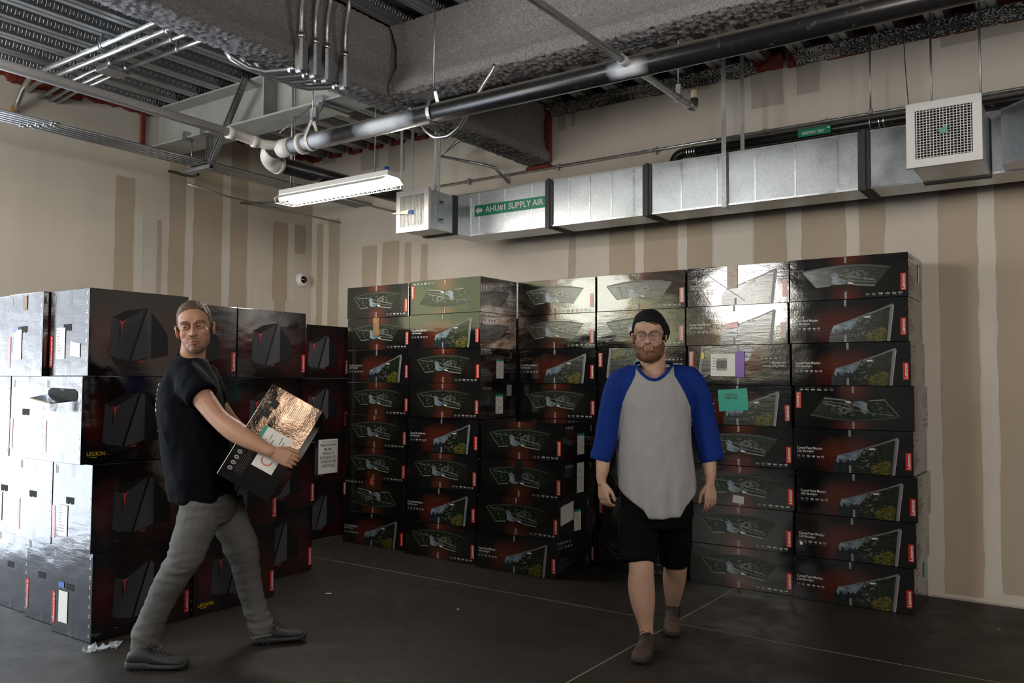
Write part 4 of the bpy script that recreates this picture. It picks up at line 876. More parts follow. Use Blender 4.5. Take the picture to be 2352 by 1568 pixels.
def front_patch(parent, name, u0, u1, v0, v1, mat, label=None, off=.0045, rot=0.0, ink=None):
    mb = MB(); cx, cz = (u0+u1)/2*ML-ML/2, (v0+v1)/2*MH; hw, hh = (u1-u0)/2*ML, (v1-v0)/2*MH
    R = Matrix.Rotation(rot, 3, 'Y')
    pts = [Vector((-hw, 0, -hh)), Vector((hw, 0, -hh)), Vector((hw, 0, hh)), Vector((-hw, 0, hh))]
    n = 6; g = []
    for j in range(n+1):
        for i in range(n+1):
            p = Vector((-hw+2*hw*i/n, 0, -hh+2*hh*j/n)); p = R @ p; p.y -= .0012*abs(noise.noise(p*60)); g.append(p+Vector((cx, -MD/2-off, cz)))
    mb.add(g, [(j*(n+1)+i, j*(n+1)+i+1, (j+1)*(n+1)+i+1, (j+1)*(n+1)+i) for j in range(n) for i in range(n)], mat, True)
    if ink: ink(mb, cx, cz, hw, hh, -MD/2-off-.0022)
    o = mb.build(name, parent)
    if label: o['label'] = label
    return o
cols = {
 'C1': ('leftmost monitor column', 5.31, [-5.535, -5.543, -5.526, -5.516, -5.499, -5.499, -5.504, -5.512], ['B', 'Af', 'A', 'A', 'A', 'B', 'A', 'A']),
 'C2': ('second monitor column', 5.25, [-4.745, -4.738, -4.728, -4.718, -4.706, -4.704, -4.71, -4.708], ['A', 'B', 'A', 'B', 'A', 'A', 'B', 'Af']),
 'C3f': ('short front column', 5.20, [-3.962, -3.945, -3.925, -3.920], ['B', 'A', 'A', 'A']),
 'C3b': ('column behind the short one', 5.765, [-3.965]*4+[-3.962, -3.968, -3.970, -3.968], ['A', 'A', 'A', 'A', 'A', 'B', 'A', 'A']),
 'C4': ('column behind the capped man', 5.755, [-3.21, -3.205, -3.2, -3.21, -3.198, -3.21, -3.213, -3.208], ['A', 'Af', 'A', 'B', 'A', 'Bf', 'A', 'A']),
 'C5': ('column right of the capped man', 5.74, [-2.443, -2.440, -2.428, -2.434, -2.440, -2.450, -2.460, -2.452], ['A', 'A', 'A', 'A', 'B', 'Bf', 'B', 'B']),
 'C6': ('rightmost monitor column', 5.72, [-1.698, -1.685, -1.672, -1.690, -1.682, -1.697, -1.706, -1.703], ['B', 'B', 'B', 'B', 'Af', 'B', 'B', 'A']),
}
ordw = ['bottom box', 'second box up', 'third box up', 'fourth box up', 'fifth box up', 'sixth box up', 'seventh box up', 'topmost box']
BX = {}
for cname, (cdesc, yf, xs, kinds) in cols.items():
    for r, (x0, kd) in enumerate(zip(xs, kinds)):
        side = 1 if (cname, r) in (('C2', 4), ('C2', 5), ('C3f', 1), ('C3f', 2), ('C3f', 3)) else 2
        pr, new = monitor_proto(kd[0], len(kd) > 1, side)
        o = pr if new else copy_tree(pr)
        o.location = (x0+ML/2, yf+MD/2+rnd.uniform(-.004, .004), r*MH+.0006); o.rotation_euler = (0, 0, radians(rnd.uniform(-.35, .35)))
        w_ = ordw[r] if not (cname == 'C3f' and r == 3) else 'top box'
        BX[cname, r] = o
        hid = (cname == 'C3b' and r < 4)
        what = {'A': 'curved screen print', 'Af': 'upside-down curved screen', 'B': 'screen corner print', 'Bf': 'upside-down screen corner'}[kd]
        tag(o, 'black carton with %s, %s, %s' % (what, w_, cdesc), 'box', 'monitor cartons')
for k in [('C2', 4), ('C2', 5), ('C3f', 1), ('C3f', 2), ('C3f', 3)]: side_label(BX[k], -MD/2+.21, .14)
# one-off marks
front_patch(BX['C1', 6], 'packing_tape', .43, .53, .45, 1.0, 'tape_brown', 'strip of brown packing tape')
front_patch(BX['C1', 1], 'warning_tape', .47, .50, .86, 1.06, 'tape_orange', 'small orange tape tag')
front_patch(BX['C3f', 2], 'black_tape', .44, .53, .42, 1.0, 'tape_black', 'strip of black tape')
front_patch(BX['C5', 7], 'packing_tape', .41, .515, .42, 1.0, 'tape_brown', 'strip of brown packing tape'); mb = MB()
def film(mb, a, b, wd=.004):
    a = Vector((a[0]*ML-ML/2, -MD/2-.006, a[1]*MH)); b = Vector((b[0]*ML-ML/2, -MD/2-.006, b[1]*MH)); n = Vector((b.z-a.z, 0, a.x-b.x)).normalized()*wd/2
    mb.poly([a-n, b-n, b+n, a+n], 'tape_silver')
for a, b, w_ in (((.12, .97), (.58, .10), .004), ((.30, .96), (.42, .83), .003), ((.10, .60), (.24, .04), .004), ((.06, .2), (.14, .5), .003)): film(mb, a, b, w_)
mb.build('film_crease', BX['C5', 7])
front_patch(BX['C5', 6], 'torn_hole', .375, .52, .17, .40, 'print_sky', 'torn patch showing the panel below'); front_patch(BX['C5', 6], 'torn_flap', .40, .53, .42, .56, 'print_orange_red', None, .007, -.1)
def ink_ship(mb, cx, cz, hw, hh, y):
    r = random.Random(2)
    for sx in (-.45, -.05):
        for i in range(14): x = cx+hw*(sx)-.01+i*.0022*1.3; mb.poly([(x, y, cz-hh*.5), (x+.0014, y, cz-hh*.5), (x+.0014, y, cz+hh*.6), (x, y, cz+hh*.6)] if i % 3 else [(x, y, cz-hh*.3), (x+.002, y, cz-hh*.3), (x+.002, y, cz+hh*.4), (x, y, cz+hh*.4)], 'label_ink')
    for i in range(5): z = cz+hh*(.6-i*.25); mb.poly([(cx-hw*.85, y, z), (cx-hw*.65, y, z), (cx-hw*.65, y, z+.004), (cx-hw*.85, y, z+.004)], 'label_ink')
front_patch(BX['C5', 5], 'shipping_label', .24, .50, .22, .78, 'label_white', 'white shipping label with bar codes', .006, 0, ink_ship)
front_patch(BX['C5', 5], 'purple_label_edge', .485, .575, .20, .84, 'label_purple', 'purple label strip', .0075)
front_patch(BX['C5', 5], 'yellow_sticker', .14, .175, .66, .82, 'label_yellow', 'small yellow sticker', .006)
def ink_off(mb, cx, cz, hw, hh, y):
    mb.text('OFFICIAL', (cx-hw*.55, y, cz+hh*.35), (1, 0, 0), (0, 0, 1), hw*.85, hh*.22, 'label_ink', .01); mb.text('EMPTIES', (cx-hw*.55, y, cz+hh*.08), (1, 0, 0), (0, 0, 1), hw*.85, hh*.2, 'label_ink', .01)
front_patch(BX['C5', 4], 'green_notice', .305, .595, .36, .90, 'label_green', 'bright green adhesive notice', .006, radians(-4), ink_off)
front_patch(BX['C5', 2], 'silver_tape_patch', .42, .53, .08, .27, 'tape_silver', 'crumpled silver tape patch', .006, .1)
front_patch(BX['C6', 1], 'white_sticker', .04, .065, .26, .33, 'label_white', 'small white sticker')
mb = MB()
x = ML/2+.0025
def side_quad(mb, y0, y1, z0, z1, mat, sh=0.0, x=x): mb.poly([(x, y0, z0), (x, y1, z0+sh), (x, y1, z1+sh), (x, y0, z1)], mat)
side_quad(mb, -MD/2+.02, -MD/2+.20, .10, .235, 'label_white', .03); o = mb.build('white_notice', BX['C3f', 1]); o['label'] = 'blank white paper notice'
mb = MB(); side_quad(mb, -MD/2+.21, -MD/2+.31, .165, .26, 'label_white'); mb.text('C', (x+.001, -MD/2+.245, .195), (0, 1, 0), (0, 0, 1), .022, .032, 'label_ink', .0); mb.build('letter_card', BX['C3f', 2])
mb = MB(); side_quad(mb, -MD/2+.36, -MD/2+.43, .18, .27, 'print_grey'); mb.build('code_sticker', BX['C2', 4])
mb = MB(); side_quad(mb, .08, .12, .12, .23, 'label_white'); side_quad(mb, .08, .12, .22, .235, 'label_green', 0, x+.0006); mb.build('side_sticker', BX['C6', 7])
mb = MB(); side_quad(mb, .07, .12, .17, .27, 'label_green'); mb.build('green_tape', BX['C6', 0])

# ------------------------------------------------------------------ tower cartons
TW, TL, TH = .41, .605, .481
def tower_mesh(legion, variant=0):
    X1 = TW/2
    def P(u, v, o=.0008): return Vector((X1+o, -TL/2+u*TL, v*TH))
    mb = MB()
    def pg(pts, mat, o=.0008): mb.poly([P(u, v, o) for u, v in pts][::-1], mat)
    mb.cbox(-TW/2, TW/2, -TL/2, TL/2, .001, TH-.001, 'card_black', .0018, face_mats=('card_black', 'card_tower', 'card_end', None, None, None))
    pg([(.602, .775), (.69, .65), (.771, .525), (.784, .253), (.606, .211)], 'print_tower_dark', .0005)
    pg([(.612, .50), (.78, .49), (.784, .253), (.606, .235)], 'print_tower_dark', .0007)
    pg([(.212, .68), (.356, .771), (.548, .815), (.312, .64)], 'print_tower_dark', .0009)
    pg([(.212, .68), (.312, .64), (.548, .815), (.390, .18), (.32, .20), (.261, .205), (.196, .25), (.203, .45)], 'print_tower', .0008)
    pg([(.560, .812), (.602, .775), (.606, .247), (.50, .20), (.405, .179)], 'print_tower_light', .0009)
    pg([(.540, .806), (.566, .809), (.403, .182), (.383, .178)], 'print_black', .0016)
    pg([(.196, .25), (.261, .205), (.398, .179), (.606, .247), (.50, .17), (.398, .135), (.262, .125)], 'print_tower_dark', .0007)
    pg([(.287, .655), (.312, .628), (.307, .50), (.303, .60)], 'print_led', .002); pg([(.312, .636), (.352, .668), (.316, .617), (.307, .60)], 'print_led', .002); pg([(.303, .625), (.316, .625), (.308, .497)], 'print_led', .0021)
    pg([(.47, .178), (.53, .192), (.525, .182), (.475, .168)], 'print_led', .002); pg([(.286, .60), (.300, .52), (.283, .42)], 'print_tower_dark', .0019)
    pg([(.196, .13), (.23, .10), (.28, .095), (.24, .115)], 'print_tower', .0009)
    if legion:
        mb.text('LEGION', P(.055, .095, .001), (0, 1, 0), (0, 0, 1), .17*TL, .047*TH, 'print_gold', .016); pg([(.08, .075), (.15, .075), (.15, .082), (.08, .082)], 'print_gold', .001)
    # end face (-y)
    def E(u, v, o=.0008): return Vector((-TW/2+u*TW, -TL/2-o, v*TH))
    def eg(pts, mat, o=.0008): mb.poly([E(u, v, o) for u, v in pts], mat)
    for i in range(9): v = .06+i*.108; eg([(.935, v), (.965, v+.004), (.96, v+.018), (.93, v+.014)], 'staple_white', .0014); eg([(.94, v+.025), (.97, v+.029), (.965, v+.038), (.935, v+.034)], 'staple_white', .0014)
    for i in range(4): eg([(.06+.02*i, .86), (.072+.02*i, .86), (.072+.02*i, .96-.02*(i % 2)), (.06+.02*i, .96-.02*(i % 2))], 'print_grey')
    ho = MB(); 
    def hg(pts, o): ho.poly([Vector((-TW/2+u*TW, -TL/2-o, v*TH)) for u, v in pts], 'hole_black')
    hg([(.36, .525), (.44, .520), (.455, .535), (.475, .535), (.49, .520), (.56, .525), (.565, .60), (.355, .60)], .0012)
    pn = MB()
    pn.poly([E(.0, .10, .0016), E(.085, .10, .0016), E(.085, .475, .0016), E(.0, .475, .0016)], 'print_red')
    pn.text('ideacentre', E(.07, .125, .0022), (0, 0, 1), (-1, 0, 0), .33*TH, .05*TW, 'print_white', .015)
    bp = MB()
    bp.poly([P(.935, .08, .0016), P(.935, .36, .0016), P(.99, .36, .0016), P(.99, .08, .0016)][::-1], 'print_red')
    bp.text('Lenovo', P(.982, .10, .0022), (0, 0, 1), (0, -1, 0), .24*TH, .036*TL, 'print_white', .02)
    return mb, ho, pn, bp
def tower_uv(c): return (c.y/TL+.5, c.z/TH)
tprotos = {}
def tower(legion):
    if legion not in tprotos:
        mb, ho, pn, bp = tower_mesh(legion); o = mb.build('tower_carton', uv=tower_uv); ho.build('hand_hole', o); pn.build('end_panel', o); bp.build('brand_panel', o); tprotos[legion] = o; return o
    return copy_tree(tprotos[legion])
TB = {}
def put_tower(key, x1, y0, r, legion, label, rz=0.0):
    o = tower(legion); o.location = (x1-TW/2, y0+TL/2, r*TH+.0006); o.rotation_euler = (0, 0, radians(rz)); TB[key] = o
    tag(o, label, 'box', 'tower cartons'); return o
rown = ['bottom row', 'second row up', 'third row up', 'top row']
for r, (x, y, rz) in enumerate(((-4.500, 2.475, .6), (-4.488, 2.455, .3), (-4.515, 2.405, -.4), (-4.482, 2.41, .3))):
    put_tower(('a', r), x, y, r, r == 2, 'black tower carton at the near corner of the left stack, %s' % rown[r], rz)
for r, (x, y) in enumerate(((-4.925, 2.53), (-4.935, 2.47), (-4.945, 2.42), (-4.905, 2.375))):
    put_tower(('b', r), x, y, r, False, 'tower carton end-on, %s, second stack from the near corner' % rown[r], rnd.uniform(-.5, .5))
for r, (x, y) in enumerate(((-5.375, 2.56), (-5.36, 2.50), (-5.37, 2.42), (-5.335, 2.40))):
    put_tower(('c', r), x, y, r, False, 'tower carton end-on, %s, stack at the left picture edge' % rown[r], rnd.uniform(-.5, .5))
for r in (0, 1):
    put_tower(('d', r), -4.505, 3.11+.01*r, r, r == 0, 'black tower carton behind the walking man, %s, second along the front line' % rown[r])
    put_tower(('f', r), -4.90 if r == 0 else -4.86, 3.785-.02*r, r, False, 'black tower carton, %s, beside the open floor' % rown[r])
    put_tower(('d2', r), -4.935, 3.15, r, False, 'black tower carton behind the walking man, %s, inner line' % rown[r])
for r in (2, 3):
    put_tower(('g', r), -4.865, 3.045, r, False, 'tower carton just behind the walking man\'s head and back, %s' % rown[r])
    put_tower(('h', r), -4.86-(.02 if r == 2 else 0), 3.655, r, False, 'tower carton right of the walking man\'s head, %s, inner line' % rown[r])
for (x, y, w_) in ((-5.36, 3.18, 'behind the left edge stack'), (-5.36, 4.0, 'behind the inner line'), (-5.80, 3.18, 'second line from the left wall, near end'), (-5.80, 3.95, 'second line from the left wall, far end'), (-6.24, 3.18, 'nearest the left wall')):
    for r in range(4): put_tower(('m', x, y, r), x, y, r, False, 'hidden tower carton %s, %s' % (w_, rown[r]))
for r in range(4):
    put_tower(('k', r), -5.78, 4.98, r, False, 'tower carton of the far stack by the monitor columns, %s' % rown[r])
def end_patch(par, name, u0, u1, v0, v1, mat, label=None, o_=.003, shear=0.0, extra=None):
    mb = MB(); y = -TL/2-o_
    mb.poly([(-TW/2+u0*TW, y, v0*TH), (-TW/2+u1*TW, y, (v0+shear)*TH), (-TW/2+u1*TW, y, (v1+shear)*TH), (-TW/2+u0*TW, y, v1*TH)], mat)
    if extra: extra(mb, y-.0006)
    ob = mb.build(name, par)
    if label: ob['label'] = label
    return ob
def ship_ink(u0, u1, v0, v1):
    def f(mb, y):
        r = random.Random(4)
        for i in range(9): v = v1-.03-i*(v1-v0-.05)/9; e_ = u0+.02+r.uniform(.04, .15); mb.poly([(-TW/2+(u0+.02)*TW, y, v*TH), (-TW/2+e_*TW, y, v*TH), (-TW/2+e_*TW, y, (v+.006)*TH), (-TW/2+(u0+.02)*TW, y, (v+.006)*TH)], 'label_ink')
    return f
for k in [('a', 0), ('a', 1), ('a', 3), ('b', 3), ('c', 1), ('c', 3)]:
    v0 = .14 if k[1] != 3 else .20
    end_patch(TB[k], 'shipping_label', .18, .41, v0, v0+.36, 'label_white', 'tall white shipping label', extra=None if k in (('a', 0), ('b', 3)) else ship_ink(.18, .41, v0, v0+.36))
end_patch(TB['a', 3], 'white_card', .55, .80, .24, .40, 'label_white', 'white card stuck on crooked', shear=-.03); end_patch(TB['a', 0], 'blue_sticker', .17, .31, .535, .60, 'label_blue', 'blue sticker'); end_patch(TB['b', 3], 'blue_sticker', .17, .31, .535, .60, 'label_blue', 'blue sticker')
def kk(mb, y): mb.text('K', (-TW/2+.14*TW, y, .56*TH), (1, 0, 0), (0, 0, 1), .014, .03, 'marker_red', .0)
end_patch(TB['c', 3], 'white_card', .06, .26, .52, .68, 'label_white', 'white card with a red letter K', extra=kk)
end_patch(TB['b', 3], 'torn_patch', .42, .54, .80, .97, 'torn_card', 'torn patch of bare brown board'); end_patch(TB['c', 3], 'torn_patch', .42, .52, .60, .76, 'label_white', 'torn pale patch')
for k in [q for q in TB if len(q) == 2]:                                     # crumpled clear tape at top and bottom of the end faces
    if k[0] in 'abc' and len(k[0]) == 1:
        for (v0, v1) in ((.83, 1.0), (.0, .14)):
            if (hash(k[0])+k[1]+int(v0)) % 1 == 0:
                mb = MB(); g = []; n = 8; sd = ord(k[0][0])*3+k[1]
                for j in range(n+1):
                    for i in range(n+1): 
                        q = Vector((-.022+.044*i/n, -TL/2-.004, (v0+(v1-v0)*j/n)*TH)); q.y -= .003*abs(noise.noise(q*70+Vector((sd, 0, 0)))); q.x += .004*noise.noise(Vector((sd, j, 0))*.9); g.append(q)
                mb.add(g, [(j*(n+1)+i, j*(n+1)+i+1, (j+1)*(n+1)+i+1, (j+1)*(n+1)+i) for j in range(n) for i in range(n)], 'clear_tape', True); mb.build('clear_tape_strip', TB[k])
# torn handle flap on the third-row corner carton
mb = MB(); y = -TL/2
mb.poly([(-.14, y-.0025, .345), (.15, y-.0025, .345), (.16, y-.0025, .365), (.155, y-.0025, .395), (.12, y-.0025, .41), (-.13, y-.0025, .415), (-.16, y-.0025, .40), (-.165, y-.0025, .37)], 'hole_black')
mb.add([(-.165, y-.004, .38), (.10, y-.004, .345), (.03, y-.085, .335), (-.16, y-.10, .36), (-.165, y-.001, .376), (.10, y-.001, .341), (.03, y-.082, .329), (-.16, y-.097, .354)], [(0, 1, 2, 3), (7, 6, 5, 4), (3, 2, 6, 7), (2, 1, 5, 6), (0, 3, 7, 4)], 'card_black')
mb.add([(-.16, y-.1005, .3605), (.03, y-.0855, .3355), (.03, y-.0855, .329), (-.16, y-.1005, .354)], [(0, 1, 2, 3)], 'torn_card')
mb.add([(-.02, y-.06, .335), (.06, y-.055, .332), (.055, y-.062, .285), (.03, y-.062, .288), (.025, y-.062, .278), (.0, y-.062, .29), (-.015, y-.062, .285)], [(0, 6, 5, 4, 3, 2, 1)], 'card_end')
o = mb.build('torn_flap', TB['a', 2]); o['label'] = 'torn cardboard flap folded out of the carton'
for ch in list(TB['a', 2].children):
    if ch.name.startswith('hand_hole'): bpy.data.objects.remove(ch)
# paper notice on the far stack
t = empty('paper_notice', (-5.775, 5.30, .80), label='white paper notice with black capital lettering stuck on the far tower stack', cat='notice')
a = on_x(731, 1010, -5.775); b = on_x(774, 1084, -5.775); t.location = (-5.775, a.y, b.z); wd = b.y-a.y; hh = a.z-b.z
mb = MB(); n = 6; g = [Vector((.004+.002*abs(noise.noise(Vector((i, j, 3))*.8)), wd*i/n, hh*j/n)) for j in range(n+1) for i in range(n+1)]
mb.add(g, [(j*(n+1)+i, j*(n+1)+i+1, (j+1)*(n+1)+i+1, (j+1)*(n+1)+i) for j in range(n) for i in range(n)], 'label_white', True); mb.build('sheet', t)
mb = MB()
for i, (tx, k) in enumerate((('PAX SHOW', .80), ('MGMT', .42), ('FREIGHT', .62), ('RETURN TO', .85), ('WSCC FOR', .80), ('SORTING', .66))):
    mb.text(tx, (.008, wd*(.5-k/2), hh*(.80-.122*i)), (0, 1, 0), (0, 0, 1), wd*k, hh*.075, 'label_ink', .01)
mb.text('USF', (.008, wd*.2, hh*.92), (0, 1, 0), (0, 0, 1), wd*.15, hh*.03, 'label_ink', .0); mb.text('FREIGHT ONLY', (.008, wd*.45, hh*.92), (0, 1, 0), (0, 0, 1), wd*.45, hh*.03, 'label_ink', .0)
mb.build('lettering', t)

# litter on the floor
def litter(px_, py_, s_, mat, label, name='plastic_scrap', seed=0, h=.5):
    p = on_z(px_, py_); mb = MB(); n = 8; g = []
    for j in range(n+1):
        for i in range(n+1):
            q = Vector((i/n-.5, j/n-.5, 0)); a = noise.noise(q*3+Vector((seed, 0, 0)))
            g.append(Vector((q.x*s_*(1+.5*a), q.y*s_*.5*(1-.4*a), .003+abs(noise.noise(q*5+Vector((seed, 5, 0))))*s_*h)))
    mb.add(g, [(j*(n+1)+i, j*(n+1)+i+1, (j+1)*(n+1)+i+1, (j+1)*(n+1)+i) for j in range(n) for i in range(n)], mat, True)
    o = mb.build(name); o.location = (p.x, p.y, 0); o.rotation_euler = (0, 0, seed); return tag(o, label, 'litter')
litter(218, 1496, .10, 'clear_film', 'crumpled clear plastic wrap on the floor by the near tower carton', seed=1, h=.7)
litter(262, 1483, .12, 'clear_film', 'flat strip of clear plastic on the floor behind the left shoe', seed=2.4, h=.2)
litter(152, 1449, .06, 'label_white', 'torn white plastic at the foot of the near tower carton', seed=3, h=.6)
litter(754, 1364, .035, 'label_white', 'small white scrap on the open floor between the stacks', 'paper_scrap', 4, .3)
litter(1052, 1400, .022, 'label_white', 'tiny white scrap on the floor before the short column', 'paper_scrap', 5, .3)
litter(2294, 1446, .015, 'label_white', 'tiny white scrap on the floor at the far right', 'paper_scrap', 6, .3)

# ------------------------------------------------------------------ people
def J(px_, py_, t): return O+ray(px_, py_)*t           # a body point on a sight line at depth t
def skinmat(name, base):
    s = N(name); a = s.n('ShaderNodeAttribute', attribute_name='tint').outputs['Color']; co = s.co('Object')
    n = s.noise(co, 40, 4); c = s.mix(s.rng(n, .3, .7, 0, .35), c4(base), tuple(x*y for x, y in zip(base, (.86, .72, .66))))
    c = s.mix(1.0, c, a, 'MULTIPLY')
    s.set(Base_Color=c, Roughness=.5, Specular_IOR_Level=.4, Subsurface_Weight=.12, Subsurface_Scale=.02, Subsurface_Radius=(1, .35, .2), Normal=s.bump(s.noise(co, 260, 3), .12, .001)); return s.m
skinmat('skin_tan', (.45, .255, .175)); skinmat('skin_fair', (.44, .275, .205))
def cloth(name, col, sc=350, var=.12, rough=.85, fold=.35, wl=14):
    s = N(name); co = s.co('Object'); n = s.noise(co, 3.5, 4); f = s.noise(co, sc, 2)
    c = s.mix(s.rng(n, .3, .7), tuple(x*(1-var) for x in col), tuple(min(1, x*(1+var)) for x in col)); c = s.mix(s.rng(f, .35, .65, 0, .3), c, tuple(x*.7 for x in col))
    s.set(Base_Color=c, Roughness=rough, Specular_IOR_Level=.2, Sheen_Weight=.0, Normal=s.bump(f, .25, .001, s.bump(s.noise(co, wl, 2, .5, .8), fold, .012))); return s.m
cloth('cloth_black', (.0035, .0045, .007)); MATS['cloth_black'].node_tree.nodes['Principled BSDF'].inputs['Specular IOR Level'].default_value = .08; cloth('cloth_grey_heather', (.27, .27, .275), 420, .08); cloth('cloth_blue', (.003, .024, .18)); cloth('denim_grey', (.105, .105, .105), 500, .22, fold=.5, wl=18)
cloth('shorts_black', (.004, .004, .0045)); MATS['shorts_black'].node_tree.nodes['Principled BSDF'].inputs['Specular IOR Level'].default_value = .06; cloth('knit_black', (.007, .007, .008), 160)
plain('shoe_black', (.006, .0065, .009), .7, ns=30, var=.3, bs=90, bstr=.5); plain('sole_dark', (.010, .011, .015), .7); plain('shoe_brown', (.045, .026, .017), .65, ns=25, var=.35, bs=90, bstr=.5); plain('sole_black', (.012, .011, .010), .75)
plain('lace_dark', (.015, .013, .012), .7); plain('tee_print', (.55, .58, .62), .7, ns=60, var=.4)
def hairmat(name, c1, c2):
    s = N(name); n = s.noise(s.co('Object', (1, 1, .25)), 160, 4, .7); s.set(Base_Color=s.mix(s.rng(n, .35, .65), c1, c2), Roughness=.6, Normal=s.bump(n, .9, .004)); return s.m
hairmat('hair_brown', (.035, .018, .009), (.115, .066, .033)); hairmat('beard_ginger', (.045, .020, .010), (.20, .085, .035)); hairmat('hair_dark', (.02, .012, .008), (.07, .04, .025))
plain('eye_white', (.62, .58, .55), .2); plain('iris_dark', (.03, .022, .018), .1); plain('lip_dark', (.03, .012, .01), .6); plain('glasses_metal', (.05, .045, .05), .3, .7); plain('glass_pane', (.9, .9, .9), .05)
MATS['glass_pane'].node_tree.nodes['Principled BSDF'].inputs['Alpha'].default_value = .06

def crom(pts, n=6):
    """smooth a list of (Vector, radius) by Catmull-Rom"""
    P = [(Vector(p), r) for p, r in pts]; out = []
    for i in range(len(P)-1):
        a = P[max(0, i-1)]; b = P[i]; c = P[i+1]; d = P[min(len(P)-1, i+2)]
        for k in range(n):
            t = k/n; t2 = t*t; t3 = t2*t
            f = lambda w, x, y, z: .5*((2*x)+(-w+y)*t+(2*w-5*x+4*y-z)*t2+(-w+3*x-3*y+z)*t3)
            out.append((f(a[0], b[0], c[0], d[0]), f(a[1], b[1], c[1], d[1])))
    out.append(P[-1]); return out
def limb(mb, pts, n=20, sub=5, ends=True, mat='skin_tan'):
    q = crom(pts, sub); mb.tube([p for p, r in q], [r for p, r in q], mat, n)
    if ends:
        for p, r in (q[0], q[-1]): mb.ell(p, (r*.98,)*3, mat, 14, 8)
def oring(c, ax, ay, a, b, n=32, pw=2.0, dz=None):
    L = []
    for k in range(n):
        t = 2*pi*k/n; ct, st = cos(t), sin(t); e = 2/pw
        p = c+ax*(a*abs(ct)**e*(1 if ct >= 0 else -1))+ay*(b*abs(st)**e*(1 if st >= 0 else -1))
        if dz: p = p+Vector((0, 0, dz(t)))
        L.append(p)
    return L
def voxel(mb, size, smooth=2, clip=None):
    me = bpy.data.meshes.new('tmp'); me.from_pydata([v[:] for v in mb.v], [], mb.f)
    bm = bmesh.new(); bm.from_mesh(me); bmesh.ops.remove_doubles(bm, verts=bm.verts, dist=1e-6); bmesh.ops.recalc_face_normals(bm, faces=bm.faces); bm.to_mesh(me); bm.free()
    ob = bpy.data.objects.new('tmp', me); C.objects.link(ob); m = ob.modifiers.new('r', 'REMESH'); m.mode = 'VOXEL'; m.voxel_size = size
    dg = bpy.context.evaluated_depsgraph_get(); dg.update(); r = bpy.data.meshes.new_from_object(ob.evaluated_get(dg), depsgraph=dg)
    bpy.data.objects.remove(ob); bpy.data.meshes.remove(me)
    smooth_mesh(r, smooth); return r
def getv(me): a = np.empty(len(me.vertices)*3); me.vertices.foreach_get('co', a); return a.reshape(-1, 3)
def setv(me, a): me.vertices.foreach_set('co', a.ravel()); me.update()
def getn(me): a = np.empty(len(me.vertices)*3); me.vertices.foreach_get('normal', a); return a.reshape(-1, 3)
def smooth_mesh(me, it, w_=.5, mask=None):
    if not it: return
    e = np.empty(len(me.edges)*2, dtype=np.int32); me.edges.foreach_get('vertices', e); e = e.reshape(-1, 2); v = getv(me); n = len(v)
    cnt = np.bincount(e.ravel(), minlength=n)[:, None]
    for _ in range(it):
        s = np.zeros_like(v); 
        for k in range(3): s[:, k] = np.bincount(e[:, 0], v[e[:, 1], k], n)+np.bincount(e[:, 1], v[e[:, 0], k], n)
        d = (s/np.maximum(cnt, 1)-v)*w_
        v = v+(d if mask is None else d*mask[:, None])
    setv(me, v)
def finish(me, name, mats, parent, loc, mi=None):
    v = getv(me)-np.array(loc); setv(me, v)
    me.materials.clear()
    for m in mats: me.materials.append(MATS[m])
    me.polygons.foreach_set('use_smooth', [True]*len(me.polygons))
    if mi is not None: me.polygons.foreach_set('material_index', np.asarray(mi, dtype=np.int32))
    me.name = name; me.update()
    o = bpy.data.objects.new(name, me); C.objects.link(o)
    if parent is not None: o.parent = parent
    return o
def centers(me): a = np.empty(len(me.polygons)*3); me.polygons.foreach_get('center', a); return a.reshape(-1, 3)
def vnoise(v, sc, seed=0.0): return np.array([noise.noise(Vector((p[0]*sc+seed, p[1]*sc, p[2]*sc))) for p in v])
def wrinkle(me, amp, sc, axis=(1, 1, 1), seed=0.0, mask=None):
    v = getv(me); n = getn(me); q = v*np.array(axis)
    h = (np.array([noise.noise(Vector(p)*sc+Vector((seed, 0, 0)), noise_basis='PERLIN_ORIGINAL') for p in q]))
    h = (1-np.abs(h)*2.2)
    d = amp*h
    if mask is not None: d = d*mask(v)
    setv(me, v+n*d[:, None])
def G(v, c, s): c = np.array(c); s = np.array(s); return np.exp(-(((v-c)/s)**2).sum(1))

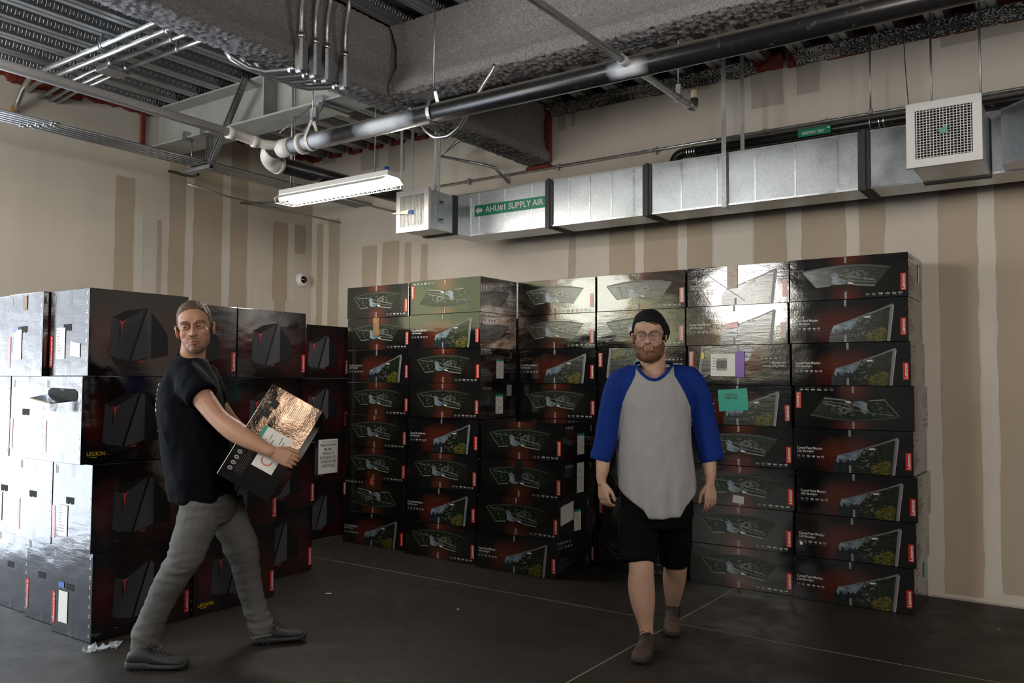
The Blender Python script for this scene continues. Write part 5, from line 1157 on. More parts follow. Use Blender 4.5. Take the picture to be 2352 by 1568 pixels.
def head_shapes(mb, H, wide=1.0, jaw=1.0):
    """H: matrix from head space (x image-right, y out of the face, z up) to world"""
    R = H.to_3x3()
    def E(c, r, rot=None): mb.ell(H @ Vector(c), r, 'skin_tan', 28, 18, R=(R @ rot if rot is not None else R))
    w_ = wide
    E((0, -.018, .036), (.078*w_, .098, .090)); E((0, .030, .045), (.068*w_, .058, .062)); E((0, .022, -.035), (.066*w_, .066, .070)); E((0, .030, -.075), (.052*w_*jaw, .050, .042)); E((0, .062, -.098), (.028*jaw, .024, .022))
    for s in (-1, 1):
        E((s*.036*w_, .050, -.024), (.028, .030, .028)); E((s*.028, .080, .022), (.026, .012, .010)); E((s*.041*w_*jaw, .006, -.060), (.020, .042, .028))
        E((s*.0125, .096, -.036), (.0085, .011, .008))
        E((s*.080*w_, -.010, -.006), (.007, .019, .031), Matrix.Rotation(-s*.30, 3, 'Z')); E((s*.084*w_, -.016, .012), (.007, .016, .014), Matrix.Rotation(-s*.35, 3, 'Z'))
    L = [((0, .080, .014), .009), ((0, .092, -.006), .0095), ((0, .102, -.024), .0115), ((0, .107, -.034), .0125), ((0, .100, -.042), .008)]
    limb(mb, [(H @ Vector(c), r) for c, r in L], 12, 4)
    limb(mb, [(H @ Vector(c), r) for c, r in (((-.023, .075, -.067), .004), ((-.010, .084, -.0635), .0055), ((0, .086, -.0645), .0055), ((.010, .084, -.0635), .0055), ((.023, .075, -.067), .004))], 10, 3)
    limb(mb, [(H @ Vector(c), r) for c, r in (((-.020, .075, -.070), .004), ((-.008, .083, -.0745), .0062), ((.008, .083, -.0745), .0062), ((.020, .075, -.070), .004))], 10, 3)
def head_finish(me, H, tint):
    """sockets, mouth line; returns head-space coordinates and tint colours"""
    Hi = np.array(H.inverted()); v = getv(me); h = v@Hi[:3, :3].T+Hi[:3, 3]; R = np.array(H)[:3, :3]
    near = (np.abs(h[:, 0]) < .12) & (np.abs(h[:, 1]) < .14) & (h[:, 2] > -.15) & (h[:, 2] < .16)
    sm_ = near*(1-np.clip(G(h, (0, .10, -.035), (.02, .03, .02))+G(h, (0, .09, -.07), (.022, .03, .012))+(np.abs(h[:, 0]) > .076), 0, 1))
    smooth_mesh(me, 7, .5, sm_); v = getv(me); h = v@Hi[:3, :3].T+Hi[:3, 3]
    dy = np.zeros(len(v))
    for s in (-1, 1):
        dy -= .013*G(h, (s*.031, .080, .000), (.018, .05, .0105))
        dy -= .004*G(h, (s*.016, .088, .004), (.009, .05, .012))
        dy += .003*G(h, (s*.030, .082, .017), (.02, .04, .005))
    dy -= .005*G(h, (0, .09, -.0690), (.019, .03, .0026)); dy -= .003*G(h, (0, .09, -.088), (.018, .03, .006)); dy -= .0025*G(h, (0, .093, -.052), (.004, .02, .008))
    dy *= near*(h[:, 1] > .02)
    v = v+dy[:, None]*R[:, 1][None, :]; setv(me, v)
    col = np.ones((len(v), 4))
    def mul(m, c): 
        for k in range(3): col[:, k] *= (1-m*(1-c[k]))
    nf = near*(h[:, 1] > .03)
    lips = np.clip(G(h, (0, .09, -.0645), (.022, .05, .0050))+G(h, (0, .09, -.075), (.019, .05, .0058)), 0, 1)*nf
    mul(lips, (.82, .56, .58)); mul(nf*np.clip(G(h, (0, .09, -.0692), (.022, .05, .0022))*1.3, 0, 1), (.35, .22, .22))
    for s in (-1, 1):
        mul(nf*.5*G(h, (s*.046, .06, -.03), (.02, .05, .02)), (1, .72, .68)); mul(nf*.6*G(h, (s*.0125, .10, -.0435), (.006, .012, .004)), (.35, .2, .18))
        bz = .0195+.004*np.exp(-((np.abs(h[:, 0])-.034)/.014)**2)
        br = np.exp(-((h[:, 2]-bz)/.0052)**4)*np.exp(-((h[:, 0]-s*.032)/.021)**6)*nf; mul(br*tint['brow_w'], tint['brow'])
        mul(nf*.35*G(h, (s*.031, .08, -.004), (.018, .05, .012)), (.75, .6, .6))
    mul(near*.3*(np.abs(h[:, 0]) > .074), (1, .7, .66))
    st = tint.get('stubble')
    if st is not None:
        m = np.clip(G(h, (0, .07, -.100), (.05, .08, .022))*1.0+G(h, (0, .09, -.0545), (.024, .03, .0055))*1.1+G(h, (0, .085, -.088), (.008, .03, .007))*.6+.6*np.exp(-((h[:, 2]+.085)/.03)**2)*np.exp(-((np.abs(h[:, 0])-.055)/.014)**2), 0, 1)*near*(h[:, 1] > -.01)
        mul(m*st[1], st[0])
    return h, near, col
def set_tint(me, col):
    a = me.color_attributes.new('tint', 'FLOAT_COLOR', 'POINT'); a.data.foreach_set('color', col.astype(np.float32).ravel())
def shell(src, thick, name, mat, parent, loc, extra=None):
    """hair, beard or cap: faces of src where thick > 0, lifted along the normal"""
    v = getv(src); n = getn(src); keep = thick > -.002
    fs = [tuple(p.vertices) for p in src.polygons if all(keep[i] for i in p.vertices)]
    used = sorted({i for f in fs for i in f}); mp = {u: k for k, u in enumerate(used)}
    vv = v[used]+n[used]*thick[used][:, None]
    if extra is not None: vv = extra(vv)
    me = bpy.data.meshes.new(name); me.from_pydata(vv.tolist(), [], [[mp[i] for i in f] for f in fs])
    smooth_mesh(me, 1); return finish(me, name, [mat], parent, loc)
def eyes(H, parent, loc, gaze, skin):
    for s in (-1, 1):
        mb = MB(); c = Vector((s*.031, .0705, .001)); r = .0122; g = Vector(gaze).normalized(); R = H.to_3x3()
        q = Vector((0, 0, 1)).rotation_difference(g).to_matrix()
        base = len(mb.f); mb.ell(H @ c-Vector(loc), (r, r, r), 'eye_white', 20, 20, R=R @ q)
        ii = mb.mi('iris_dark')
        for k in range(base, len(mb.f)):
            row = (k-base)//20
            if row < 5: mb.m[k] = ii
        # lids
        for zl, sg, tilt in ((.0034, 1, .0), (-.0048, -1, 0)):
            vs = []; n = 18; m_ = 6
            for j in range(m_+1):
                for i in range(n+1):
                    x = -1.06+2.12*i/n; edge = zl*(1-.55*x*x)-(.001*x*s if sg > 0 else 0); z = edge+(sg*.0135-edge)*j/m_; xx = x*.0136
                    yy = sqrt(max(1e-9, .0137**2-xx*xx*.80-min(z*z, .00015)*.85)); vs.append(H @ (c+Vector((xx, yy, z)))-Vector(loc))
            mb.add(vs, [(j*(n+1)+i, j*(n+1)+i+1, (j+1)*(n+1)+i+1, (j+1)*(n+1)+i) for j in range(m_) for i in range(n)], skin, True)
            mb.tube([vs[i] for i in range(n+1)], .0010, 'hair_dark' if sg > 0 else skin, 6)
        o = mb.build('eye', parent)
        a = o.data.color_attributes.new('tint', 'FLOAT_COLOR', 'POINT'); a.data.foreach_set('color', [.85, .75, .72, 1]*len(o.data.vertices))

def hand(mb, wrist, fdir, back, thumb, curl=(.35, .45, .35), sc=1.0, spread=.04, thumb_out=.6, wr=.025):
    """fdir: wrist to knuckles; back: out of the back of the hand; thumb: towards the thumb side"""
    f = Vector(fdir).normalized(); b = Vector(back); b = (b-f*b.dot(f)).normalized(); t = Vector(thumb); t = (t-f*t.dot(f)-b*t.dot(b)).normalized(); w_ = Vector(wrist)
    R = []
    for s_, hw, ht in ((-.02, wr, .021), (.015, .028, .018), (.045, .037, .016), (.075, .041, .0145), (.092, .039, .012)):
        c = w_+f*(s_*sc)-b*.002; R.append(oring(c, t, b, hw*sc, ht*sc, 20, 2.6))
    mb.rings(R, 'skin_tan')
    for k, (off, ln, r) in enumerate(((.030, .074, .0088), (.010, .082, .0090), (-.011, .076, .0086), (-.030, .060, .0078))):
        p = w_+f*(.086*sc)+t*(off*sc)-b*.001; d = (f+t*(off*spread*25)).normalized(); pts = [(p-d*.015, r*1.15*sc)]
        cu = curl if not isinstance(curl[0], (list, tuple)) else curl[k]
        pts.append((p, r*1.15*sc)); a = 0
        for j, (seg, cc) in enumerate(zip((.46, .30, .24), cu)):
            a += cc; dd = d*cos(a)-b*sin(a); p = p+dd*(ln*seg*sc); pts.append((p, r*(1.0-.07*(j+1))*sc))
        limb(mb, pts, 12, 3)
    p = w_+f*(.022*sc)+t*(.022*sc)-b*.006; d = (f*.75+t*thumb_out-b*.35).normalized(); q = p+d*(.042*sc); d2 = (f*.95+t*thumb_out*.35-b*.35).normalized(); q2 = q+d2*.030*sc; q3 = q2+(f-b*.25).normalized()*.026*sc
    limb(mb, [(p, .0155*sc), (q, .0125*sc), (q2, .0108*sc), (q3, .0088*sc)], 12, 4)

def shoe(parent, loc, heel, toe, up, upper, sole, tongue_h=.085, lace='lace_dark'):
    heel = Vector(heel); toe = Vector(toe); f = (toe-heel); L = f.length; f.normalize(); u = Vector(up); u = (u-f*u.dot(f)).normalized(); s = f.cross(u)
    prof = [(-.01, .018, .050, .0), (.02, .031, .078, 0), (.08, .036, .092, 0), (.20, .037, .100, 0), (.33, .036, .098, 0), (.45, .040, .082, 0), (.58, .046, .066, 0), (.72, .050, .056, 0), (.84, .048, .050, 0), (.92, .041, .046, .0), (.975, .031, .038, .002), (1.0, .019, .028, .005), (1.012, .008, .018, .009)]
    mb = MB(); R = []
    for q, w_, h, z in prof:
        c = heel+f*(L*q); ring = []
        for k in range(24):
            t = 2*pi*k/24; ct, st = cos(t), sin(t)
            x = w_*abs(ct)**.75*(1 if ct >= 0 else -1)*(1 if st < .2 else (1-.42*(st-.2)/.8)); zz = .018+(h-.018)*(.5+.5*abs(st)**.8*(1 if st >= 0 else -1))
            ring.append(c+s*x+u*(zz+z-loc.z*0)-Vector(loc))
        R.append(ring)
    mb.rings(R, upper); o = mb.build('shoe', parent, clean=True)
    mb = MB(); R = []
    for q, w_, h, z in prof:
        c = heel+f*(L*(q*1.02-.008)); ring = []
        for k in range(24):
            t = 2*pi*k/24; ct, st = cos(t), sin(t); x = (w_+.004)*abs(ct)**.7*(1 if ct >= 0 else -1); zz = .015+.015*abs(st)**.6*(1 if st >= 0 else -1)
            zz += .001*(q > .95)+(.010 if (q < .35 and st > 0) else 0)
            ring.append(c+s*x+u*(zz+z)-Vector(loc))
        R.append(ring)
    mb.rings(R, sole)
    for i in range(9): c = heel+f*(L*(.08+.105*i))-Vector(loc); mb.cbox(-.034, .034, -.008, .008, -.003, .006, sole, .002, M=Matrix.Translation(c+u*.001) @ Matrix((s, f, u)).transposed().to_4x4())
    mb.build('sole', o, clean=True)
    mb = MB()
    for i in range(5):
        q = .36+.075*i; h = .100-.40*(q-.33)*.30-.0; c = heel+f*(L*q)-Vector(loc); hh = np.interp(q, [p[0] for p in prof], [p[2] for p in prof])+.001
        mb.tube([c+s*.022+u*(hh-.010), c+s*.010+u*hh, c-s*.010+u*(hh+.001)+f*.008, c-s*.022+u*(hh-.009)+f*.01], .0022, lace, 6)
    c = heel+f*(L*.36)-Vector(loc)
    for sg in (-1, 1): mb.tube([c+u*.101, c+u*.115+s*sg*.018+f*.01, c+u*.104+s*sg*.032+f*.02, c+u*.099+s*sg*.006+f*.005], .002, lace, 6); mb.tube([c+u*.101, c+u*.10+s*sg*.02+f*.03, c+u*.075+s*sg*.036+f*.045], .002, lace, 6)
    mb.build('laces', o); return o

# ================= man in black t-shirt carrying a carton
t1_ = 4.36
base = Vector(on_z(450, 1515)); base.z = 0
man = empty('person', base, label='man in black t-shirt and grey jeans walking while holding a glossy black carton', cat='person')
VIEW = Vector((FW.x, FW.y, 0)).normalized(); RR = Vector((RT.x, RT.y, 0)).normalized(); ZZ = Vector((0, 0, 1))
def bbox_axes(yaw): return RR*cos(yaw)+VIEW*sin(yaw), -RR*sin(yaw)+VIEW*cos(yaw)
# head frame: face turned towards the camera and a little right, tilted
def headframe(c, yaw, tilt, nod):
    f = (-VIEW*cos(yaw)+RR*sin(yaw)); x = Vector((0, 0, 1)).cross(-f).normalized()
    x = -x if x.dot(RR) < 0 else x
    M = Matrix((x, f, Vector((0, 0, 1)))).transposed()
    if M.determinant() < 0: M = Matrix((-x, f, Vector((0, 0, 1)))).transposed()
    M = M @ Matrix.Rotation(tilt, 3, 'Y') @ Matrix.Rotation(nod, 3, 'X')
    M4 = M.to_4x4(); M4.translation = c; return M4
# head space is mirrored-safe: x axis points to the image left here (right-handed frame)
H1 = headframe(J(448, 755, 4.36), radians(14), radians(8), radians(3)) @ Matrix.Scale(1.13, 4)
mb = MB(); head_shapes(mb, H1, .97, .97)
limb(mb, [(J(446, 778, 4.40), .060), (J(442, 815, 4.42), .063), (J(440, 850, 4.42), .07), (J(445, 900, 4.40), .10)])
limb(mb, [(J(440, 880, 4.40), .09), (J(445, 960, 4.40), .115), (J(460, 1080, 4.40), .11), (J(475, 1140, 4.40), .12)])
ARM = [(J(432, 870, 4.27), .055), (J(452, 895, 4.21), .058), (J(478, 930, 4.16), .052), (J(505, 963, 4.12), .047), (J(540, 990, 4.09), .052), (J(578, 1013, 4.06), .043), (J(608, 1029, 4.04), .031), (J(624, 1036, 4.03), .027)]
limb(mb, ARM)
wr = J(626, 1037, 4.028)
hand(mb, wr, J(661, 1053, 4.025)-wr, -VIEW+RR*.10+ZZ*.15, ZZ*.9+RR*.45, curl=[(.35, .95, .75), (.37, 1.0, .75), (.39, 1.0, .75), (.42, 1.0, .7)], sc=.97, spread=.03, thumb_out=.45)
limb(mb, [(J(462, 870, 4.56), .055), (J(500, 930, 4.66), .05), (J(545, 985, 4.74), .045), (J(600, 1005, 4.84), .035), (J(640, 1010, 4.90), .028)])
wl = J(645, 1010, 4.90); hand(mb, wl, RR*.9-ZZ*.2, VIEW+ZZ*.1, ZZ, curl=(.3, .5, .4), sc=.95)
NL = [(J(474, 1155, 4.32), .09), (J(452, 1215, 4.28), .078), (J(424, 1285, 4.24), .058), (J(385, 1355, 4.23), .055), (J(350, 1425, 4.225), .045), (J(333, 1480, 4.22), .038), (J(330, 1510, 4.22), .04)]
FL = [(J(512, 1155, 4.48), .085), (J(536, 1210, 4.50), .07), (J(560, 1290, 4.53), .055), (J(578, 1360, 4.55), .05), (J(592, 1420, 4.56), .04), (J(600, 1460, 4.57), .036)]
limb(mb, NL); limb(mb, FL)
me = voxel(mb, .0030, 2)
h, near, col = head_finish(me, H1, {'brow': (.14, .10, .08), 'brow_w': .9, 'stubble': ((.20, .15, .12), .9)})
v = getv(me)
set_tint(me, col); v1 = v.copy()
# hair mask
hm = np.minimum(h[:, 2]-(.062-.55*np.clip(h[:, 1]-.06, -1, 0)*-1*.0), 10)
front = .078+0*h[:, 1]
line = np.where(h[:, 1] > .045, .080+.10*(np.abs(h[:, 0])-.02)*-1, np.where(h[:, 1] > .012, .035, -.030))
line = np.interp(h[:, 1], [-.12, -.06, -.015, .010, .030, .050, .075, .10], [-.055, -.050, -.030, .002, .030, .050, .078, .084])
top = np.clip((h[:, 2]-line)/.010, -1, 1); th = np.where(near, -.003+.010*np.clip(top, -.2, 1)*(0.45+.9*np.clip((h[:, 2]-.05)/.05, 0, 1)), -1); th[(np.abs(h[:, 0]) > .083) & (h[:, 2] < .03)] = -1
th = th+np.where(th > 0, .0025*vnoise(h*np.array([1, 1, .4]), 160), 0)
hair = shell(me, th, 'hair', 'hair_brown', man, base)
body = finish(me, 'body', ['skin_tan'], man, base)
eyes(H1, man, base, (.35, 1, -.10), 'skin_tan')
# t-shirt
ax, ay = bbox_axes(radians(12))
mb = MB(); K = .002262; R = []
for (y, c, a, b, dy_) in ((1146, 462, .150, .190, 0), (1120, 463, .160, .198, 0), (1080, 460, .164, .20, 0), (1040, 453, .168, .205, 0), (1000, 447, .168, .21, 0), (960, 442, .163, .215, 0), (920, 438, .156, .215, 0), (885, 435, .142, .205, 0), (860, 436, .118, .185, 0), (840, 438, .092, .145, 0), (826, 441, .070, .095, 0)):
    R.append(oring(J(c, y, 4.40), ax, ay, a, b, 36, 2.3))
mb.rings(R, 'cloth_black')
limb(mb, [(J(428, 862, 4.30), .080), (J(438, 878, 4.24), .082), (J(455, 898, 4.19), .078), (J(463, 908, 4.17), .073)], ends=False, mat='cloth_black'); mb.ell(J(428, 862, 4.30), (.078,)*3, 'cloth_black')
limb(mb, [(J(462, 862, 4.52), .080), (J(485, 900, 4.60), .078), (J(498, 925, 4.65), .07)], ends=False, mat='cloth_black')
me = voxel(mb, .009, 3)
wrinkle(me, .007, 7, (1, 1, .6), 3); wrinkle(me, .004, 15, (1, 1, .5), 9)
tee = finish(me, 't_shirt', ['cloth_black'], man, base)
mb = MB(); ring = oring(J(441, 824, 4.405)+ZZ*.004, ax, ay, .070, .088, 32, 2.0, dz=lambda t: .014*sin(t)-.020*cos(t)); mb.tube([p-base for p in ring], .006, 'cloth_black', 10, closed=True); mb.build('neckband', tee)
mb = MB(); c0 = J(466, 909, 4.165); d0 = (J(475, 924, 4.15)-J(448, 890, 4.20)).normalized(); u_ = d0.cross(ZZ).normalized(); w2 = d0.cross(u_)
mb.tube([c0+u_*.0735*cos(a)+w2*.0735*sin(a)-base for a in [2*pi*i/28 for i in range(28)]], .0028, 'cloth_black', 8, closed=True); mb.build('sleeve_hem', tee)
# white lettering on the back of the shirt, seen at a glancing angle
mb = MB(); r_ = random.Random(8)
tv = getv(tee.data); tn = getn(tee.data)
for i in range(11):
    y = 872+i*11.5; 
    for s_ in range(9):
        want = J(372, y, 4.26+.035*s_)-base; dirv = -RR; 
        cand = tv-np.array(want); k = np.argmin(cand[:, 2]**2*6+(cand@np.array(VIEW))**2*6+(cand@np.array(RR))**2*.15+(tn@np.array(RR) > -.35)*1.0)
        p = Vector(tv[k])+Vector(tn[k])*.002; n_ = Vector(tn[k]); e_ = n_.cross(ZZ).normalized(); f_ = n_.cross(e_)
        hw = .009+.004*r_.random(); hh = .008 if i not in (3, 8) else .004
        if r_.random() < .85: mb.poly([p-e_*hw-f_*hh, p+e_*hw*r_.uniform(.2, 1)-f_*hh, p+e_*hw+f_*hh, p-e_*hw+f_*hh*r_.uniform(.1, 1)], 'tee_print')
mb.build('back_print', tee)
# jeans
mb = MB()
R = [oring(J(475, 1128, 4.40), ax, ay, .135, .17, 28, 2.2), oring(J(478, 1150, 4.40), ax, ay, .145, .175, 28, 2.2), oring(J(484, 1175, 4.40), ax, ay, .125, .17, 28, 2.2), oring(J(490, 1195, 4.40), ax, ay, .09, .14, 28, 2.2)]
mb.rings(R, 'denim_grey')
limb(mb, [(J(468, 1155, 4.31), .112), (J(455, 1195, 4.29), .103), (J(436, 1245, 4.26), .092), (J(420, 1290, 4.24), .080), (J(386, 1345, 4.23), .073), (J(357, 1405, 4.225), .066), (J(335, 1462, 4.22), .066), (J(335, 1494, 4.22), .060)], ends=False, mat='denim_grey')
limb(mb, [(J(512, 1155, 4.49), .105), (J(530, 1200, 4.50), .092), (J(552, 1250, 4.52), .086), (J(563, 1298, 4.53), .072), (J(576, 1360, 4.55), .064), (J(591, 1412, 4.56), .058), (J(602, 1440, 4.565), .062), (J(605, 1455, 4.57), .058)], ends=False, mat='denim_grey')
me = voxel(mb, .0075, 2)
zk = [J(420, 1290, 4.24).z, J(335, 1470, 4.22).z, J(600, 1430, 4.56).z]
wrinkle(me, .0075, 8, (.7, .7, 2.4), 1, lambda v: .25+1.0*np.exp(-((v[:, 2]-zk[0])/.09)**2)+1.1*np.exp(-((v[:, 2]-.13)/.07)**2)+.5*np.exp(-((v[:, 2]-.78)/.06)**2)); wrinkle(me, .0012, 22, (1, 1, 1.6), 5)
jn = finish(me, 'jeans', ['denim_grey'], man, base)
for nm, c_, r_c, tt in (('cuff', (337, 1494), .064, 4.22), ('cuff', (606, 1455), .060, 4.57)):
    mb = MB(); c0 = J(c_[0], c_[1], tt)-base; mb.tube([c0+RR*r_c*cos(a)+VIEW*r_c*sin(a)+ZZ*(.012*cos(a)+.004*sin(3*a)) for a in [2*pi*i/28 for i in range(28)]], .009, 'denim_grey', 10, closed=True); mb.build(nm, jn)
p = on_z(292, 1536); q = on_z(430, 1534); p.z = q.z = .004
shoe(man, base, p, q, ZZ, 'shoe_black', 'sole_dark')
p = J(581, 1492, 4.54); q = J(702, 1465, 4.60); p.z = max(p.z, .004)
shoe(man, base, p, q, ZZ+RR*-.18, 'shoe_black', 'sole_dark')

# the carton he carries: its end faces the camera
pr, new = monitor_proto('A', False, 1)
hc = copy_tree(pr)
for ch in list(hc.children):
    if not ch.name.startswith(('closure', 'brand')): bpy.data.objects.remove(ch)
ez = (-FW*cos(radians(4))-RT*sin(radians(4))*-1).normalized()
X_ = -ray(790, 1040).normalized(); ang = radians(59.5)
Y_ = (RT*cos(ang)+UP*sin(ang)); Y_ = (Y_-X_*Y_.dot(X_)).normalized(); Z_ = X_.cross(Y_)
fc = J((623+738+620+505)/4, (885+945+1145+1085)/4, 4.085)       # centre of the near face
M = Matrix((X_, Y_, Z_)).transposed().to_4x4(); M.translation = fc-X_*(ML/2)-Z_*(MH/2); hc.matrix_world = M
tag(hc, 'scuffed glossy black carton in the arms of the man in the black t-shirt', 'box')
if 'group' in hc: del hc['group']
side_label(hc, -MD/2+.21, .18)
mb = MB(); x = ML/2+.0015; mb.poly([(x, -.135, .055), (x, -.035, .055), (x, -.035, .165), (x, -.135, .165)], 'label_white')
pts = [Vector((x+.001, -.085+.022*cos(a), .110+.026*sin(a))) for a in [radians(70+i*20) for i in range(12)]]
for a, b in zip(pts[:-1], pts[1:]):
    d = (b-a).normalized().cross(Vector((1, 0, 0)))*.0028; mb.poly([a-d, b-d, b+d, a+d], 'marker_red')
o = mb.build('letter_card', hc); o['label'] = 'white card with a red letter C'
mb = MB(); x = ML/2+.001; mb.poly([(x, .145, .20), (x, .185, .20), (x, .190, .235), (x, .15, .24)], 'hole_black'); mb.poly([(x, .09, .215), (x, .13, .21), (x, .135, .25), (x, .095, .252)], 'hole_black'); mb.build('hand_hole', hc)
mb = MB(); n = 8; g = [Vector((ML/2+.003+.003*abs(noise.noise(Vector((i*.6, j*.6, 1)))), .08+.12*i/n, .19+.075*j/n)) for j in range(n+1) for i in range(n+1)]
mb.add(g, [(j*(n+1)+i, j*(n+1)+i+1, (j+1)*(n+1)+i+1, (j+1)*(n+1)+i) for j in range(n) for i in range(n)], 'clear_tape', True); mb.build('clear_tape_strip', hc)

# ================= bearded man in a raglan shirt
base = Vector(on_z(1508, 1490)); base.z = 0
man2 = empty('person', base, label='bearded man in glasses, black cap, grey shirt with blue sleeves and black shorts', cat='person')
TT = 4.55
H2 = headframe(J(1491, 771, 4.50), radians(-14), radians(2), radians(-2))
mb = MB(); head_shapes(mb, H2, 1.07, 1.15)
limb(mb, [(J(1497, 800, 4.56), .066), (J(1499, 835, 4.57), .070), (J(1500, 862, 4.56), .078)]); mb.ell(J(1501, 874, 4.545), (.095, .085, .05), 'skin_fair', 24, 14)
R = [oring(J(1500, y, TT+.01), RR, VIEW, a, b, 28, 2.3) for y, a, b in ((850, .08, .065), (872, .12, .08), (900, .165, .10), (1000, .165, .12), (1090, .165, .13), (1150, .17, .13))]
mb.rings(R, 'skin_fair')
LA = [(J(1420, 885, TT), .052), (J(1405, 940, TT), .050), (J(1394, 1000, TT), .046), (J(1386, 1050, 4.53), .040), (J(1384, 1075, 4.51), .036), (J(1381, 1098, 4.50), .027), (J(1381, 1108, 4.495), .022)]
RA = [(J(1592, 880, TT), .052), (J(1608, 940, TT), .050), (J(1620, 1000, TT), .046), (J(1627, 1050, 4.52), .041), (J(1630, 1080, 4.50), .035), (J(1631, 1100, 4.49), .027), (J(1631, 1110, 4.485), .022)]
limb(mb, LA); limb(mb, RA)
w1 = J(1382, 1108, 4.495); hand(mb, w1, -ZZ+RR*.14-VIEW*.08, -RR*.75-VIEW*.65, -VIEW+RR*.75, curl=(.30, .55, .40), sc=.92, thumb_out=.4)
w2_ = J(1631, 1109, 4.485); hand(mb, w2_, -ZZ+RR*.02-VIEW*.05, RR*.35-VIEW*.93, -RR*.9-VIEW*.3, curl=[(.22, .30, .25), (.25, .35, .25), (.28, .40, .3), (.3, .42, .3)], sc=.95, thumb_out=.5)
L1 = [(J(1472, 1160, 4.55), .09), (J(1470, 1240, 4.50), .078), (J(1473, 1300, 4.46), .066), (J(1473, 1345, 4.47), .071), (J(1477, 1385, 4.475), .064), (J(1482, 1425, 4.48), .044), (J(1485, 1455, 4.48), .036), (J(1484, 1490, 4.47), .040)]
L2 = [(J(1542, 1160, 4.60), .09), (J(1550, 1240, 4.66), .078), (J(1552, 1292, 4.70), .064), (J(1549, 1325, 4.78), .066), (J(1547, 1355, 4.84), .056), (J(1545, 1385, 4.90), .040), (J(1543, 1405, 4.90), .036)]
limb(mb, L1); limb(mb, L2)
me = voxel(mb, .0030, 2)
h, near, col = head_finish(me, H2, {'brow': (.22, .13, .10), 'brow_w': .85})
set_tint(me, col)
# beard
f_ = np.clip(1-np.abs(h[:, 0])/.09, 0, 1)
cheek = -.028-.030*np.clip((h[:, 1]-.02)/.06, 0, 1)
jawm = np.clip((cheek-h[:, 2])/.012, -1, 1)*np.clip((h[:, 1]+.022)/.012, -1, 1)
hole = G(h, (0, .09, -.068), (.030, .04, .0125)); jawm = np.where(h[:, 1] > .0, jawm, jawm)
must = np.clip(sum(G(h, (s*.012, .092, -.0545), (.013, .03, .0050))+G(h, (s*.029, .082, -.064), (.008, .03, .011)) for s in (-1, 1))*2-.9, -1, 1)
m = np.where(near & (h[:, 1] > -.03) & (h[:, 2] > -.135), np.maximum(jawm-hole*2.2, must*.6), -1)
th = np.where(m > -.3, -.002+.013*np.clip(m, -.1, 1)*(1+1.2*np.clip((-.075-h[:, 2])/.04, 0, 1)), -1)
th = np.where(th > 0, th+.004*vnoise(h, 120)+.002*vnoise(h, 300), th)
shell(me, th, 'beard', 'beard_ginger', man2, base)
# hair tuft under the cap and the cap
line = .060+.25*np.clip(-h[:, 0]*1.0+.01, -.03, .05)*0
xr_ = h[:, 0]*(-1 if H2.to_3x3().col[0].dot(RR) < 0 else 1)
zl_ = .071-.42*np.clip(xr_+.004, 0, .06)+1.1*np.clip(xr_-.044, 0, .03)
tf = np.where(near & (h[:, 1] > .03) & (h[:, 2] < .09) & (xr_ > -.012) & (xr_ < .062), np.clip((h[:, 2]-zl_)/.006, -1, 1)*.0045-.001, -1)
tf = np.where(tf > 0, tf+.0015*vnoise(h*np.array([1, 1, .3]), 220), tf)
shell(me, tf, 'hair', 'hair_dark', man2, base)
sg = -1 if H2.to_3x3().col[0].dot(RR) < 0 else 1
lineC = np.interp(h[:, 1], [-.12, -.05, -.012, .02, .06, .10], [-.065, -.055, -.015, .030, .062, .070])-.010*sg*h[:, 0]/.07
cm_ = np.clip((h[:, 2]-lineC)/.012, -1, 1); th = np.where(near, -.003+.011*np.clip(cm_, -.2, 1)+.020*np.clip((h[:, 2]-.06)/.06, 0, 1)*np.clip(.5-h[:, 1]*4, 0.3, 1), -1)
th = np.where(th > 0, th+.002*vnoise(h, 45), th)
def slouch(vv):
    Hi = np.array(H2.inverted()); R_ = np.array(H2)[:3, :3]; q = vv@Hi[:3, :3].T+Hi[:3, 3]
    w_ = G(q, (sg*.075, -.07, .035), (.045, .06, .04)); return vv+(w_*.028)[:, None]*(np.array(RR)*.9+np.array([0, 0, -.1]))[None, :]
cap = shell(me, th, 'knit_cap', 'knit_black', man2, base, extra=slouch)
body = finish(me, 'body', ['skin_fair'], man2, base)
eyes(H2, man2, base, (-sg*.25, 1, -.12), 'skin_fair')
mb = MB(); p = H2 @ Vector((-sg*.022, .104, .072))-base; R_ = H2.to_3x3(); e1 = R_ @ Vector((sg, 0, 0)); e3 = R_ @ Vector((0, 0, 1)); mb.poly([p-e1*.012-e3*.003, p+e1*.012-e3*.001, p+e1*.012+e3*.004, p-e1*.012+e3*.002], 'print_grey'); mb.build('cap_tag', cap)
mb = MB(); 
for s in (-1, 1):
    cx = s*.034; P_ = []
    for i in range(28):
        a = 2*pi*i/28; ct, st = cos(a), sin(a); P_.append(H2 @ Vector((cx+.0265*abs(ct)**.5*(1 if ct >= 0 else -1), .104-.010*abs((cx+.0265*ct)/.06)**2, -.004+.0175*abs(st)**.6*(1 if st >= 0 else -1)))-base)
    mb.tube(P_, .0012, 'glasses_metal', 6, closed=True)
    mb.tube([H2 @ Vector(q)-base for q in ((s*.0605, .095, .006), (s*.076, .080, .007), (s*.084, .02, .006), (s*.085, -.01, .0))], .0016, 'glasses_metal', 6)
mb.tube([H2 @ Vector(q)-base for q in ((-.009, .104, .003), (0, .107, .006), (.009, .104, .003))], .0013, 'glasses_metal', 6)
gl = mb.build('glasses', man2)
